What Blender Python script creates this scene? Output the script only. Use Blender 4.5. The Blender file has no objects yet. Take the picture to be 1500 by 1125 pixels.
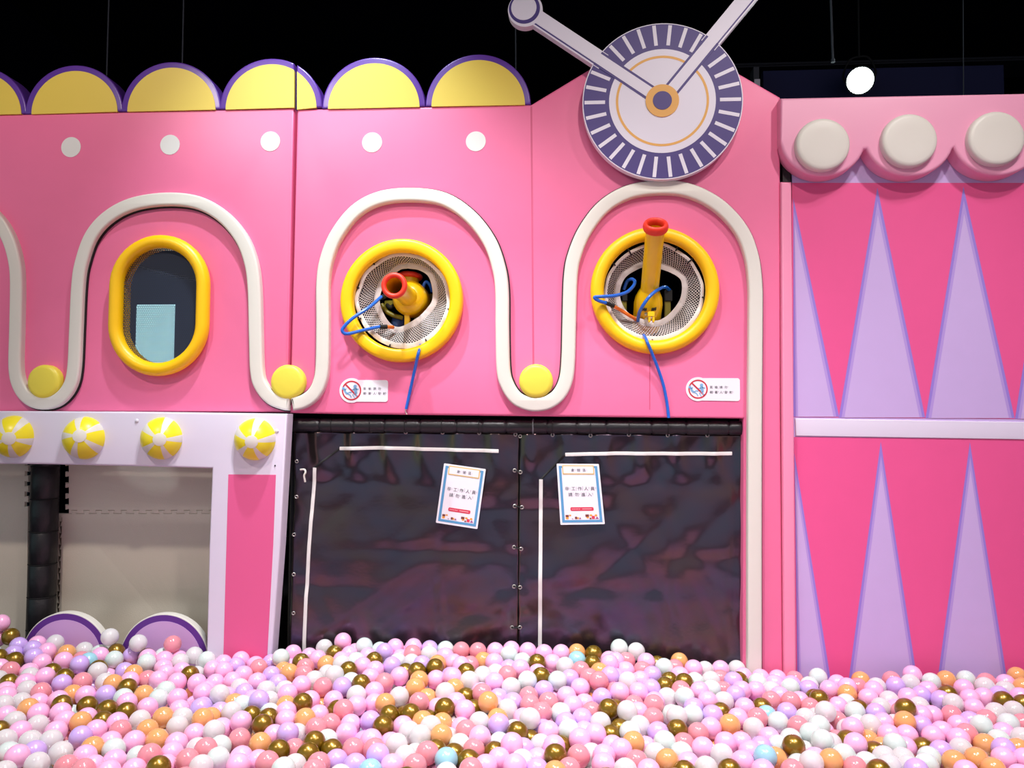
import bpy, bmesh, math, random
from math import pi, sin, cos, tan, atan2, sqrt, hypot, radians
from mathutils import Vector, Matrix, noise
from mathutils.geometry import tessellate_polygon
random.seed(7)
scene = bpy.context.scene
COL = scene.collection

# ------------------------------------------------------------------ camera
W, H, F = 1500.0, 1125.0, 1150.0
CAM = Vector((0.0, -3.83, 1.50))
YAW, PITCH, ROLL = radians(4.1), radians(2.5), radians(0.35)
ROT = Matrix.Rotation(YAW, 3, 'Z') @ Matrix.Rotation(pi / 2 + PITCH, 3, 'X') @ Matrix.Rotation(ROLL, 3, 'Z')
cam_data = bpy.data.cameras.new('camera')
cam_data.sensor_fit = 'HORIZONTAL'
cam_data.sensor_width = 36.0
cam_data.lens = 36.0 * F / W
cam_data.clip_start = 0.05
cam = bpy.data.objects.new('camera', cam_data)
COL.objects.link(cam)
cam.matrix_world = Matrix.Translation(CAM) @ ROT.to_4x4()
scene.camera = cam

# ------------------------------------------------------------------ world, light, exposure
scene.view_settings.view_transform = 'Standard'
scene.view_settings.look = 'None'
scene.view_settings.gamma = 1.0
scene.view_settings.use_curve_mapping = False
scene.view_settings.exposure = -0.16
world = bpy.data.worlds.new('hall_ambient')
scene.world = world
world.use_nodes = True
bg = world.node_tree.nodes['Background']
bg.inputs[1].default_value = 0.56
# ambient fill for the unseen hall, teal to pink tint added for curtain reflections
_nt = world.node_tree
_tc = _nt.nodes.new('ShaderNodeTexCoord')
_sp = _nt.nodes.new('ShaderNodeSeparateXYZ')
_rp = _nt.nodes.new('ShaderNodeValToRGB')
_mr = _nt.nodes.new('ShaderNodeMapRange')
_mr.inputs['From Min'].default_value = -1.0
_nt.links.new(_tc.outputs['Generated'], _sp.inputs[0])
_nt.links.new(_sp.outputs['X'], _mr.inputs['Value'])
_nt.links.new(_mr.outputs['Result'], _rp.inputs['Fac'])
_rp.color_ramp.elements[0].position = 0.2
_rp.color_ramp.elements[0].color = (0.62, 0.95, 0.98, 1)
_rp.color_ramp.elements[1].position = 0.75
_rp.color_ramp.elements[1].color = (1.0, 0.80, 0.90, 1)
_e = _rp.color_ramp.elements.new(0.5)
_e.color = (0.92, 0.86, 0.92, 1)
_nt.links.new(_rp.outputs['Color'], bg.inputs[0])
scene.cycles.transparent_max_bounces = 24
scene.cycles.max_bounces = 8


def spot(name, loc, aim, power, color, size=75, radius=0.08, blend=0.6):
    l = bpy.data.lights.new(name, 'SPOT')
    l.energy = power
    l.color = color
    l.spot_size = radians(size)
    l.spot_blend = blend
    l.shadow_soft_size = radius
    o = bpy.data.objects.new(name, l)
    COL.objects.link(o)
    o.location = loc
    o.rotation_euler = (Vector(aim) - Vector(loc)).to_track_quat('-Z', 'Y').to_euler()
    return o


# ceiling track spots of the hall, above and behind the photographer
spot('track_light', (-1.2, -1.0, 4.7), (-1.2, -0.05, 1.2), 430, (0.84, 0.97, 1.0), 66, 0.05, 0.9)
spot('track_light', (0.85, -2.9, 4.5), (0.75, 0.0, 1.3), 168, (1.0, 0.90, 0.80), 85, 0.09, 0.7)
spot('track_light', (2.1, -2.1, 4.7), (1.8, 0.0, 1.5), 165, (1.0, 0.93, 0.90), 85, 0.09, 0.7)
spot('track_light', (-2.6, -3.0, 4.5), (-1.9, 0.0, 1.7), 260, (1.0, 0.88, 0.78), 80, 0.09, 0.7)
spot('track_light', (-0.3, -1.9, 4.6), (-0.4, -1.35, 0.3), 590, (1.0, 0.97, 0.97), 88, 0.15, 0.8)
spot('track_light', (1.7, -1.8, 4.6), (1.6, -1.3, 0.3), 440, (1.0, 0.97, 1.0), 80, 0.15, 0.8)


# ------------------------------------------------------------------ places: photo pixel -> point on an upright plane y = Y
def ray(px, py):
    return ROT @ Vector(((px - W / 2) / F, (H / 2 - py) / F, -1.0))


def P(px, py, Y=0.0):
    d = ray(px, py)
    t = (Y - CAM.y) / d.y
    return CAM + d * t


def project(p):
    q = ROT.transposed() @ (Vector(p) - CAM)
    return (W / 2 + F * q.x / -q.z, H / 2 - F * q.y / -q.z, -q.z)


def XZ(px, py, Y=0.0):
    p = P(px, py, Y)
    return (p.x, p.z)


# ------------------------------------------------------------------ materials
def lin(c):
    return tuple((v / 255 / 12.92) if v <= 10 else ((v / 255 + 0.055) / 1.055) ** 2.4 for v in c)


def mat(name, rgb, rough=0.5, metal=0.0, spec=0.5, bump=0.0, bscale=40.0, vary=0.0, emit=0.0, coat=0.0):
    m = bpy.data.materials.new(name)
    m.use_nodes = True
    nt = m.node_tree
    b = nt.nodes['Principled BSDF']
    c = lin(rgb)
    b.inputs['Base Color'].default_value = (*c, 1)
    b.inputs['Roughness'].default_value = rough
    b.inputs['Metallic'].default_value = metal
    b.inputs['Specular IOR Level'].default_value = spec
    b.inputs['Coat Weight'].default_value = coat
    if emit:
        b.inputs['Emission Color'].default_value = (*c, 1)
        b.inputs['Emission Strength'].default_value = emit
    if bump or vary:
        tc = nt.nodes.new('ShaderNodeTexCoord')
        n = nt.nodes.new('ShaderNodeTexNoise')
        n.inputs['Scale'].default_value = bscale
        n.inputs['Detail'].default_value = 4
        nt.links.new(tc.outputs['Object'], n.inputs['Vector'])
        if bump:
            bp = nt.nodes.new('ShaderNodeBump')
            bp.inputs['Strength'].default_value = bump
            bp.inputs['Distance'].default_value = 0.01
            nt.links.new(n.outputs['Fac'], bp.inputs['Height'])
            nt.links.new(bp.outputs['Normal'], b.inputs['Normal'])
        if vary:
            mx = nt.nodes.new('ShaderNodeMix')
            mx.data_type = 'RGBA'
            mx.inputs['A'].default_value = (*[v * (1 - vary) for v in c], 1)
            mx.inputs['B'].default_value = (*[min(1, v * (1 + vary)) for v in c], 1)
            nt.links.new(n.outputs['Fac'], mx.inputs['Factor'])
            nt.links.new(mx.outputs['Result'], b.inputs['Base Color'])
    return m


PINK = mat('pink_vinyl', (236, 113, 158), 0.42, bump=0.06, bscale=9, vary=0.03)
PINK_SEAM = mat('pink_seam', (205, 84, 125), 0.5)
PINK_HOT = mat('hot_pink_vinyl', (232, 84, 146), 0.45, bump=0.04, bscale=9, vary=0.03)
PINK_LIGHT = mat('light_pink_vinyl', (238, 160, 192), 0.42, bump=0.05, bscale=12)
PINK_PAD = mat('rose_pad_vinyl', (238, 140, 176), 0.45, bump=0.05, bscale=12)
LILAC = mat('lilac_vinyl', (199, 171, 224), 0.45, bump=0.04, bscale=9, vary=0.03)
LILAC_WHITE = mat('lilac_white_vinyl', (222, 212, 232), 0.42, bump=0.12, bscale=7)
WHITE = mat('white_vinyl', (220, 214, 206), 0.42, bump=0.10, bscale=14)
WHITE_DISC = mat('white_print', (226, 224, 222), 0.5)
YELLOW = mat('yellow_vinyl', (226, 197, 80), 0.45, bump=0.04, bscale=12)
YELLOW_PAD = mat('yellow_pad_vinyl', (233, 214, 74), 0.4, bump=0.1, bscale=30)
YELLOW_BALL = mat('yellow_beach_ball_vinyl', (240, 222, 40), 0.32, bump=0.05, bscale=20)
YELLOW_RING = mat('golden_yellow_vinyl', (255, 198, 4), 0.38, bump=0.10, bscale=16)
YELLOW_METAL = mat('yellow_paint', (244, 196, 8), 0.28, coat=0.3)
OLIVE = mat('olive_yellow_plastic', (128, 118, 18), 0.4)
RED = mat('orange_red_rubber', (228, 52, 32), 0.45)
PURPLE = mat('purple_vinyl', (92, 52, 150), 0.32, bump=0.05, bscale=16)
PURPLE_DEEP = mat('purple_print', (98, 46, 142), 0.45)
CLOCK_PURPLE = mat('clock_purple_print', (66, 48, 124), 0.5)
CLOCK_WHITE = mat('clock_white_print', (232, 225, 240), 0.5)
CLOCK_ORANGE = mat('clock_orange_print', (232, 170, 84), 0.5)
BLACK_VINYL = mat('black_padding', (24, 22, 28), 0.42, bump=0.3, bscale=30)
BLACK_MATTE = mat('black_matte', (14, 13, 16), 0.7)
NAVY = mat('navy_paint', (4, 7, 22), 0.9, spec=0.05)
NAVY_PANEL = mat('navy_board', (30, 34, 82), 0.7)
STEEL = mat('grey_steel', (140, 145, 150), 0.4, metal=0.7)
CHROME = mat('nickel', (200, 196, 190), 0.3, metal=0.9)
SNAP = mat('pearl_snap', (214, 208, 222), 0.25)
BEIGE = mat('beige_foam', (230, 221, 205), 0.75, bump=0.12, bscale=160, vary=0.03)
HOSE_BLUE = mat('blue_hose', (30, 100, 205), 0.25, coat=0.3)
HOSE_ORANGE = mat('orange_hose', (238, 120, 40), 0.35)
PAPER = mat('white_paper', (236, 230, 240), 0.4)
PAPER_BLUE = mat('paper_blue', (88, 150, 196), 0.45)
PAPER_GOLD = mat('paper_gold', (222, 188, 116), 0.45)
INK = mat('ink_black', (62, 54, 66), 0.6)
PRINT_RED = mat('print_red', (212, 58, 84), 0.45)
SIGN_RED = mat('sign_red', (198, 48, 62), 0.45)
SIGN_BLUE = mat('sign_blue', (122, 170, 212), 0.45)
PIC_ORANGE = mat('print_orange', (236, 160, 62), 0.45)
PIC_BROWN = mat('print_brown', (120, 56, 52), 0.45)
PIC_PURPLE = mat('print_violet', (150, 72, 140), 0.45)
LAMP_LENS = mat('lamp_lens', (238, 255, 250), 0.3, emit=60.0)
LIT_PANEL = mat('lit_window_pane', (176, 226, 234), 0.6, emit=1.5)
FLOOR_M = mat('dark_floor', (70, 62, 66), 0.7, bump=0.1, bscale=20)

# black PVC sheet: dark, slightly iridescent from plum to teal
CURTAIN = mat('black_pvc_sheet', (27, 23, 27), 0.23, spec=0.9, bump=0.05, bscale=60)
CURTAIN.node_tree.nodes['Principled BSDF'].inputs['IOR'].default_value = 1.7
CURTAIN.node_tree.nodes['Principled BSDF'].inputs['Thin Film Thickness'].default_value = 380.0
CURTAIN.node_tree.nodes['Principled BSDF'].inputs['Thin Film IOR'].default_value = 1.09
_nt = CURTAIN.node_tree
_tc = _nt.nodes.new('ShaderNodeTexCoord')
_mp = _nt.nodes.new('ShaderNodeMapping')
_mp.inputs['Scale'].default_value = (1.6, 1.0, 3.2)
_mp.inputs['Rotation'].default_value = (0, 0.35, 0)
_nz = _nt.nodes.new('ShaderNodeTexNoise')
_nz.inputs['Scale'].default_value = 1.5
_nz.inputs['Detail'].default_value = 3
_mr = _nt.nodes.new('ShaderNodeMapRange')
_mr.inputs['From Min'].default_value = 0.35
_mr.inputs['From Max'].default_value = 0.65
_mr.inputs['To Min'].default_value = 350
_mr.inputs['To Max'].default_value = 410
_nt.links.new(_tc.outputs['Object'], _mp.inputs[0])
_nt.links.new(_mp.outputs[0], _nz.inputs['Vector'])
_nt.links.new(_nz.outputs['Fac'], _mr.inputs['Value'])
_nt.links.new(_mr.outputs['Result'], _nt.nodes['Principled BSDF'].inputs['Thin Film Thickness'])


def hole_mat(name, rgb, pitch, rad, rough=0.6):
    """woven mesh cloth: round holes on a hexagonal pitch, laid out by the cloth's own UVs (metres)"""
    m = bpy.data.materials.new(name)
    m.use_nodes = True
    nt = m.node_tree
    b = nt.nodes['Principled BSDF']
    b.inputs['Base Color'].default_value = (*lin(rgb), 1)
    b.inputs['Roughness'].default_value = rough
    uv = nt.nodes.new('ShaderNodeTexCoord')
    sp = nt.nodes.new('ShaderNodeSeparateXYZ')
    nt.links.new(uv.outputs['UV'], sp.inputs[0])

    def M(op, a, bb=None):
        n = nt.nodes.new('ShaderNodeMath')
        n.operation = op
        for i, v in enumerate((a, bb)):
            if v is None:
                continue
            if isinstance(v, (int, float)):
                n.inputs[i].default_value = v
            else:
                nt.links.new(v, n.inputs[i])
        return n.outputs[0]
    u = M('DIVIDE', sp.outputs[0], pitch)
    v = M('DIVIDE', sp.outputs[1], pitch * 0.866)
    row = M('FLOOR', v)
    odd = M('MULTIPLY', M('FLOORED_MODULO', row, 2.0), 0.5)
    fu = M('SUBTRACT', M('FRACT', M('ADD', u, odd)), 0.5)
    fv = M('MULTIPLY', M('SUBTRACT', M('FRACT', v), 0.5), 0.866)
    d = M('ADD', M('MULTIPLY', fu, fu), M('MULTIPLY', fv, fv))
    solid = M('GREATER_THAN', d, rad * rad)
    nt.links.new(solid, b.inputs['Alpha'])
    return m


NET_WHITE = hole_mat('white_net', (206, 196, 194), 0.0112, 0.38)
NET_DARK = hole_mat('dark_net', (52, 60, 82), 0.0112, 0.36)
NET_BLUE = hole_mat('blue_net', (64, 92, 118), 0.012, 0.34)


def ball_mat(name, rgb, alpha=1.0, rough=0.25, metal=0.0, sss=0.0):
    m = bpy.data.materials.new(name)
    m.use_nodes = True
    nt = m.node_tree
    b = nt.nodes['Principled BSDF']
    b.inputs['Base Color'].default_value = (*lin(rgb), 1)
    b.inputs['Roughness'].default_value = rough
    b.inputs['Metallic'].default_value = metal
    if alpha < 1:
        # thin shell: the light's path through the wall, and so its opacity, grows towards grazing angles
        fr = nt.nodes.new('ShaderNodeFresnel')
        fr.inputs['IOR'].default_value = 1.9
        mr = nt.nodes.new('ShaderNodeMapRange')
        mr.inputs['From Min'].default_value = 0.09
        mr.inputs['From Max'].default_value = 0.6
        mr.inputs['To Min'].default_value = alpha
        mr.inputs['To Max'].default_value = 0.97
        nt.links.new(fr.outputs[0], mr.inputs['Value'])
        nt.links.new(mr.outputs['Result'], b.inputs['Alpha'])
    b.inputs['Coat Weight'].default_value = 0.6
    b.inputs['Coat Roughness'].default_value = 0.2
    return m


BALL = {
    'p': ('pink', ball_mat('pink_ball_plastic', (252, 182, 224), 1.0, 0.3)),
    'g': ('gold', ball_mat('gold_ball_plastic', (138, 106, 14), 1.0, 0.33, 0.6)),
    'l': ('lavender', ball_mat('lavender_ball_plastic', (206, 172, 238), 1.0, 0.3)),
    'w': ('pearl white', ball_mat('pearl_ball_plastic', (228, 240, 238), 0.84, 0.2)),
    'c': ('clear', ball_mat('clear_ball_plastic', (255, 250, 253), 0.62, 0.10)),
    'o': ('translucent orange', ball_mat('orange_ball_plastic', (255, 184, 118), 0.78, 0.16)),
    'r': ('translucent rose', ball_mat('rose_ball_plastic', (255, 164, 178), 0.74, 0.12)),
    'b': ('pale blue', ball_mat('blue_ball_plastic', (164, 216, 234), 0.92, 0.25)),
}


# ------------------------------------------------------------------ object helpers
ORG = {}


def thing(name, label, cat, loc, group=None):
    o = bpy.data.objects.new(name, None)
    o.empty_display_size = 0.05
    COL.objects.link(o)
    o.location = loc
    ORG[o] = Vector(loc)
    tag(o, label, cat, group)
    return o


def tag(o, label, cat, group=None, kind=None):
    if label:
        o['label'] = label
    if cat:
        o['category'] = cat
    if group:
        o['group'] = group
    if kind:
        o['kind'] = kind
    return o


def obj(name, bm, mats, parent=None, smooth=35, loc=None, label=None):
    """link a bmesh (world coordinates) as one mesh object; children share their thing's origin"""
    if not isinstance(mats, (list, tuple)):
        mats = [mats]
    o_loc = ORG[parent] if parent else Vector(loc if loc is not None else (0, 0, 0))
    bmesh.ops.transform(bm, matrix=Matrix.Translation(-o_loc), verts=bm.verts)
    me = bpy.data.meshes.new(name)
    bm.normal_update()
    bm.to_mesh(me)
    bm.free()
    for m in mats:
        me.materials.append(m)
    if smooth:
        me.polygons.foreach_set('use_smooth', [True] * len(me.polygons))
        try:
            me.set_sharp_from_angle(angle=radians(smooth))
        except Exception:
            pass
    o = bpy.data.objects.new(name, me)
    COL.objects.link(o)
    if parent:
        o.parent = parent
    else:
        o.location = o_loc
    ORG[o] = o_loc
    if label:
        o['label'] = label
    return o


def struct(name, bm, m, smooth=0):
    o = obj(name, bm, m, None, smooth)
    o['kind'] = 'structure'
    return o


def area2(loop):
    return sum(a[0] * b[1] - b[0] * a[1] for a, b in zip(loop, loop[1:] + loop[:1]))


def inset_loop(loop, d):
    """move a counter-clockwise outline inward by d (mitred)"""
    n = len(loop)
    out = []
    for i in range(n):
        a, b, c = loop[i - 1], loop[i], loop[(i + 1) % n]
        e1 = Vector((b[0] - a[0], b[1] - a[1]))
        e2 = Vector((c[0] - b[0], c[1] - b[1]))
        if e1.length < 1e-9 or e2.length < 1e-9:
            out.append(b)
            continue
        e1.normalize(); e2.normalize()
        n1 = Vector((-e1.y, e1.x)); n2 = Vector((-e2.y, e2.x))
        k = n1 + n2
        if k.length < 1e-6:
            k = n1
        k.normalize()
        s = d / max(0.45, k.dot(n1))
        out.append((b[0] + k.x * s, b[1] + k.y * s))
    return out


def prism(bm, outer, yf, yb, holes=(), bevel=0.0, segs=4, mi=0, back=True, yfun=None):
    """upright slab: outline in (x, z), front face at y=yf (towards the viewer), rounded front edge"""
    loops = [(outer if area2(outer) > 0 else outer[::-1])]
    for h in holes:
        loops.append(h if area2(h) < 0 else h[::-1])
    prof = [(0.0, yb)]
    if bevel > 0:
        for i in range(segs + 1):
            a = i / segs * pi / 2
            prof.append((bevel * (1 - cos(a)), yf + bevel * (1 - sin(a))))
    else:
        prof.append((0.0, yf))
    fronts, backs = [], []
    faces = []
    for lp in loops:
        rings = []
        for ins, y in prof:
            l2 = inset_loop(lp, ins) if ins else lp
            rings.append([bm.verts.new((x, y + (yfun(x, z) if yfun else 0), z)) for x, z in l2])
        n = len(lp)
        for r0, r1 in zip(rings, rings[1:]):
            for i in range(n):
                j = (i + 1) % n
                faces.append(bm.faces.new((r0[i], r0[j], r1[j], r1[i])))
        fronts.append(rings[-1]); backs.append(rings[0])
    for which, rs in ((0, fronts), (1, backs)):
        if which == 1 and not back:
            continue
        flat = [v for r in rs for v in r]
        pts = [[Vector((v.co.x, v.co.z, 0)) for v in r] for r in rs]
        for t in tessellate_polygon(pts):
            tri = [flat[k] for k in t]
            try:
                f = bm.faces.new(tri)
            except ValueError:
                continue
            f.normal_update()
            if (f.normal.y > 0) == (which == 0):
                f.normal_flip()
            faces.append(f)
    for f in faces:
        f.material_index = mi
    return faces


def box(bm, x0, x1, y0, y1, z0, z1, mi=0):
    v = [bm.verts.new((x, y, z)) for x in (x0, x1) for y in (y0, y1) for z in (z0, z1)]
    for q in ((0, 1, 3, 2), (4, 6, 7, 5), (0, 4, 5, 1), (2, 3, 7, 6), (0, 2, 6, 4), (1, 5, 7, 3)):
        f = bm.faces.new([v[i] for i in q])
        f.material_index = mi
    bmesh.ops.recalc_face_normals(bm, faces=bm.faces)


def circle(cx, cz, r, n=64, rz=None, a0=0.0, a1=2 * pi):
    rz = rz or r
    full = abs(a1 - a0 - 2 * pi) < 1e-6
    m = n if full else n + 1
    return [(cx + r * cos(a0 + (a1 - a0) * i / n), cz + rz * sin(a0 + (a1 - a0) * i / n)) for i in range(m)]


def smooth_path(pts, per=10):
    """Catmull-Rom through the given points"""
    q = [Vector(p) for p in pts]
    q = [q[0] * 2 - q[1]] + q + [q[-1] * 2 - q[-2]]
    out = []
    for i in range(1, len(q) - 2):
        p0, p1, p2, p3 = q[i - 1:i + 3]
        for k in range(per):
            t = k / per
            out.append(0.5 * ((2 * p1) + (p2 - p0) * t + (2 * p0 - 5 * p1 + 4 * p2 - p3) * t * t + (3 * p1 - p0 - 3 * p2 + p3) * t ** 3))
    out.append(q[-2])
    return out


def frames(pts):
    T = []
    for i in range(len(pts)):
        a = pts[max(0, i - 1)]; b = pts[min(len(pts) - 1, i + 1)]
        T.append((b - a).normalized())
    up = Vector((0, 0, 1)) if abs(T[0].z) < 0.9 else Vector((0, 1, 0))
    n = (up - T[0] * up.dot(T[0])).normalized()
    out = []
    for t in T:
        n = (n - t * n.dot(t))
        n = n.normalized() if n.length > 1e-6 else Vector((1, 0, 0))
        out.append((t, n, t.cross(n)))
    return out


def tube(bm, pts, r, n=12, mi=0, caps=True, per=8, closed=False):
    pts = smooth_path(pts, per) if per > 1 else [Vector(p) for p in pts]
    if closed:
        pts = pts[:-1]
    rad = r if callable(r) else (lambda s: r)
    rings = []
    fr = frames(pts)
    for i, (p, (t, a, b)) in enumerate(zip(pts, fr)):
        rr = rad(i / max(1, len(pts) - 1))
        rings.append([bm.verts.new(p + (a * cos(2 * pi * k / n) + b * sin(2 * pi * k / n)) * rr) for k in range(n)])
    pairs = list(zip(rings, rings[1:])) + ([(rings[-1], rings[0])] if closed else [])
    fs = []
    for r0, r1 in pairs:
        for k in range(n):
            fs.append(bm.faces.new((r0[k], r0[(k + 1) % n], r1[(k + 1) % n], r1[k])))
    if caps and not closed:
        fs.append(bm.faces.new(rings[0][::-1])); fs.append(bm.faces.new(rings[-1]))
    for f in fs:
        f.material_index = mi


def lathe(bm, prof, origin, axis, n=40, mi=0, close=False):
    """revolve (radius, height) pairs about an axis"""
    ax = Vector(axis).normalized()
    u = ax.orthogonal().normalized(); w = ax.cross(u)
    o = Vector(origin)
    rings = []
    for r, h in prof:
        if r < 1e-6:
            rings.append([bm.verts.new(o + ax * h)])
        else:
            rings.append([bm.verts.new(o + ax * h + (u * cos(2 * pi * k / n) + w * sin(2 * pi * k / n)) * r) for k in range(n)])
    prs = list(zip(rings, rings[1:])) + ([(rings[-1], rings[0])] if close else [])
    for r0, r1 in prs:
        for k in range(n):
            a = r0[k % len(r0)]; b = r0[(k + 1) % len(r0)]
            c = r1[(k + 1) % len(r1)]; d = r1[k % len(r1)]
            vs = []
            for v in (a, b, c, d):
                if v not in vs:
                    vs.append(v)
            if len(vs) > 2:
                f = bm.faces.new(vs)
                f.material_index = mi


def torus_prof(R, r, n=16, h=0.0, sq=1.0):
    return [(R + r * cos(2 * pi * i / n), h + r * sq * sin(2 * pi * i / n)) for i in range(n)]


TXT = {}


def glyphs(s):
    """outline mesh of a character from the built-in font: (verts, faces, width)"""
    if s not in TXT:
        cu = bpy.data.curves.new('lettering', 'FONT')
        cu.body = s
        cu.size = 1.0
        cu.resolution_u = 2
        o = bpy.data.objects.new('lettering', cu)
        COL.objects.link(o)
        dg = bpy.context.evaluated_depsgraph_get()
        me = bpy.data.meshes.new_from_object(o.evaluated_get(dg))
        TXT[s] = ([(v.co.x, v.co.y) for v in me.vertices], [tuple(p.vertices) for p in me.polygons])
        bpy.data.objects.remove(o)
        bpy.data.curves.remove(cu)
        bpy.data.meshes.remove(me)
    return TXT[s]


def quad_place(tl, tr, br, bl):
    """place local (u, v) in 0..1 on the sheet with these four corners; d lifts off its face"""
    tl, tr, br, bl = map(Vector, (tl, tr, br, bl))
    nrm = (tr - tl).cross(tl - bl).normalized()
    if nrm.y > 0:
        nrm = -nrm

    def f(u, v, d=0.0):
        a = bl.lerp(br, u); b = tl.lerp(tr, u)
        return a.lerp(b, v) + nrm * d
    return f


def flat(bm, place, poly, d, mi=0):
    vs = [bm.verts.new(place(u, v, d)) for u, v in poly]
    pts = [Vector((u, v, 0)) for u, v in poly]
    for t in tessellate_polygon([pts]):
        f = bm.faces.new([vs[k] for k in t])
        f.normal_update()
        if f.normal.y > 0:
            f.normal_flip()
        f.material_index = mi


def letters(bm, place, s, u, v, su, sv, d, mi=0):
    vs, fs = glyphs(s)
    if not vs:
        return
    bv = [bm.verts.new(place(u + x * su, v + y * sv, d)) for x, y in vs]
    for t in fs:
        try:
            f = bm.faces.new([bv[k] for k in t])
        except ValueError:
            continue
        f.normal_update()
        if f.normal.y > 0:
            f.normal_flip()
        f.material_index = mi


def rrect(u0, v0, u1, v1, ru, rv, n=5):
    out = []
    for cx, cy, a in ((u1 - ru, v1 - rv, 0), (u0 + ru, v1 - rv, pi / 2), (u0 + ru, v0 + rv, pi), (u1 - ru, v0 + rv, 1.5 * pi)):
        for i in range(n + 1):
            t = a + i / n * pi / 2
            out.append((cx + ru * cos(t), cy + rv * sin(t)))
    return out


def band(path, half):
    """outline of a strip of given half width along an (x, z) path"""
    L, R = [], []
    n = len(path)
    for i in range(n):
        a = path[max(0, i - 1)]; b = path[min(n - 1, i + 1)]
        t = Vector((b[0] - a[0], b[1] - a[1])).normalized()
        L.append((path[i][0] - t.y * half, path[i][1] + t.x * half))
        R.append((path[i][0] + t.y * half, path[i][1] - t.x * half))
    return L + R[::-1]

# ------------------------------------------------------------------ the setting
bm = bmesh.new(); box(bm, -7, 7, -6, 6, -0.12, 0.0); struct('floor', bm, FLOOR_M)
bm = bmesh.new(); box(bm, -7, 7, -6, 6, 5.2, 5.35); struct('ceiling', bm, NAVY)
bm = bmesh.new(); box(bm, -7, 7, 5.9, 6.0, 0.0, 5.2); struct('wall_back', bm, NAVY)
bm = bmesh.new(); box(bm, -5.1, -5.0, -0.5, 5.9, 0.0, 5.2); struct('wall_left', bm, NAVY)
bm = bmesh.new(); box(bm, 5.0, 5.1, -0.5, 5.9, 0.0, 5.2); struct('wall_right', bm, NAVY)


def loop_px(pts, Y):
    return [XZ(x, y, Y) for x, y in pts]


def disc_px(px, py, rpx, Y, n=48):
    c = P(px, py, Y)
    e = P(px + rpx, py, Y)
    return c, (e - c).length


SEAM_T, SEAM_B = XZ(430, 160), XZ(422, 605)
Z_TOP = lambda x: 0


def wavy(parent, path_px, side, name='wavy_trim', Y=-0.038, half=0.0335):
    path = [(p.x, p.z) for p in [Vector((*XZ(x, y, Y), 0)).xzy for x, y in path_px]]
    pts = smooth_path([Vector((x, 0, z)) for x, z in path], 9)
    pts = [(p.x, p.z) for p in pts]
    bm = bmesh.new()
    prism(bm, band(pts, half), Y, 0.001, bevel=0.011, segs=4)
    o = obj(name, bm, WHITE, parent, 40, label='white padded wavy trim strip')
    # black strip added as the dark shadow line along one side of the trim
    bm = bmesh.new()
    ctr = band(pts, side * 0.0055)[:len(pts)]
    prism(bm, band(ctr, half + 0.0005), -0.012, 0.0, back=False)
    obj('backing', bm, BLACK_MATTE, o, 0, label='black strip standing in for the shadow gap')  # added strip for the shadow line, not a real backing
    return o


def scallop(parent, cx, base_l, base_r, r, x_clip=None, rim=8.5, y0=0.0):
    """half-round yellow crest with a purple rim; cx and r in photo pixels along its base line"""
    def arc(rad, lift=0.0):
        a = []
        for i in range(49):
            t = pi - pi * i / 48
            x = cx + rad * cos(t)
            zb = base_l + (base_r - base_l) * (x - (cx - r)) / (2 * r)
            a.append((x, zb - rad * 0.975 * sin(t) - lift))
        if x_clip:
            side, xc = x_clip
            if side == 'max':
                a = [p for p in a if p[0] < xc] + [(xc, next(p[1] for p in a if p[0] >= xc))]
                a.append((xc, base_r))
            else:
                a = [(xc, next(p[1] for p in a[::-1] if p[0] <= xc))] + [p for p in a if p[0] > xc]
                a.insert(0, (xc, base_l))
        return a
    bm = bmesh.new()
    prism(bm, loop_px(arc(r + rim), y0), y0 - 0.004, 0.10, bevel=0.008)
    s = obj('scallop', bm, PURPLE, parent, label='purple-rimmed half-round crest')
    bm = bmesh.new()
    prism(bm, loop_px(arc(r), y0 - 0.006), y0 - 0.0065, y0 + 0.01, back=False)
    obj('scallop_face', bm, YELLOW, s, label='yellow half-round face')


# ---- left facade panel: pink, with crests, printed dots and the oval window cut through
lp = thing('facade_panel', 'pink padded facade panel with the oval yellow window and the white foam booth below', 'wall panel', P(200, 603, 0.0))
Z603 = P(200, 603).z
oval_c = P(238, 448.5, 0.0)


def oval(cx, cz, w, h, n=24):
    """stadium outline: half width w, half height h"""
    return [(cx + w * cos(t), cz + (h - w) + w * sin(t)) for t in [pi * i / n for i in range(n + 1)]] + \
           [(cx + w * cos(t), cz - (h - w) + w * sin(t)) for t in [pi + pi * i / n for i in range(n + 1)]]


ow = (P(310, 448, 0).x - P(165, 448, 0).x) / 2
oh = (P(238, 346, 0).z - P(238, 551, 0).z) / 2
bm = bmesh.new()
outline = loop_px([(-180, 603), (418, 604), (423, 560), (430, 156), (433, 157.5), (0, 168), (-180, 172.5)], 0)
outline = loop_px([(-180, 604), (420, 604), (431, 158), (0, 168), (-180, 172.5)], 0)
prism(bm, outline, 0.0, 0.10, holes=[oval(oval_c.x, oval_c.z, ow - 0.03, oh - 0.03)], bevel=0.012)
for x, y in ((-42, 218), (104, 215.5), (249, 212), (396, 207)):
    c, r = disc_px(x, y, 14.3, -0.001)
    prism(bm, circle(c.x, c.z, r), -0.0015, 0.004, back=False, mi=1)
obj('panel', bm, [PINK, WHITE_DISC], lp)
for cx, bl, br, r, cl in ((-33, 170, 167, 64, None), (109, 167.3, 163.5, 63, None), (251, 163.5, 160.5, 64.5, None), (397, 160.5, 157.5, 66.5, ('max', 431))):
    scallop(lp, cx, bl, br, r, cl)
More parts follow.
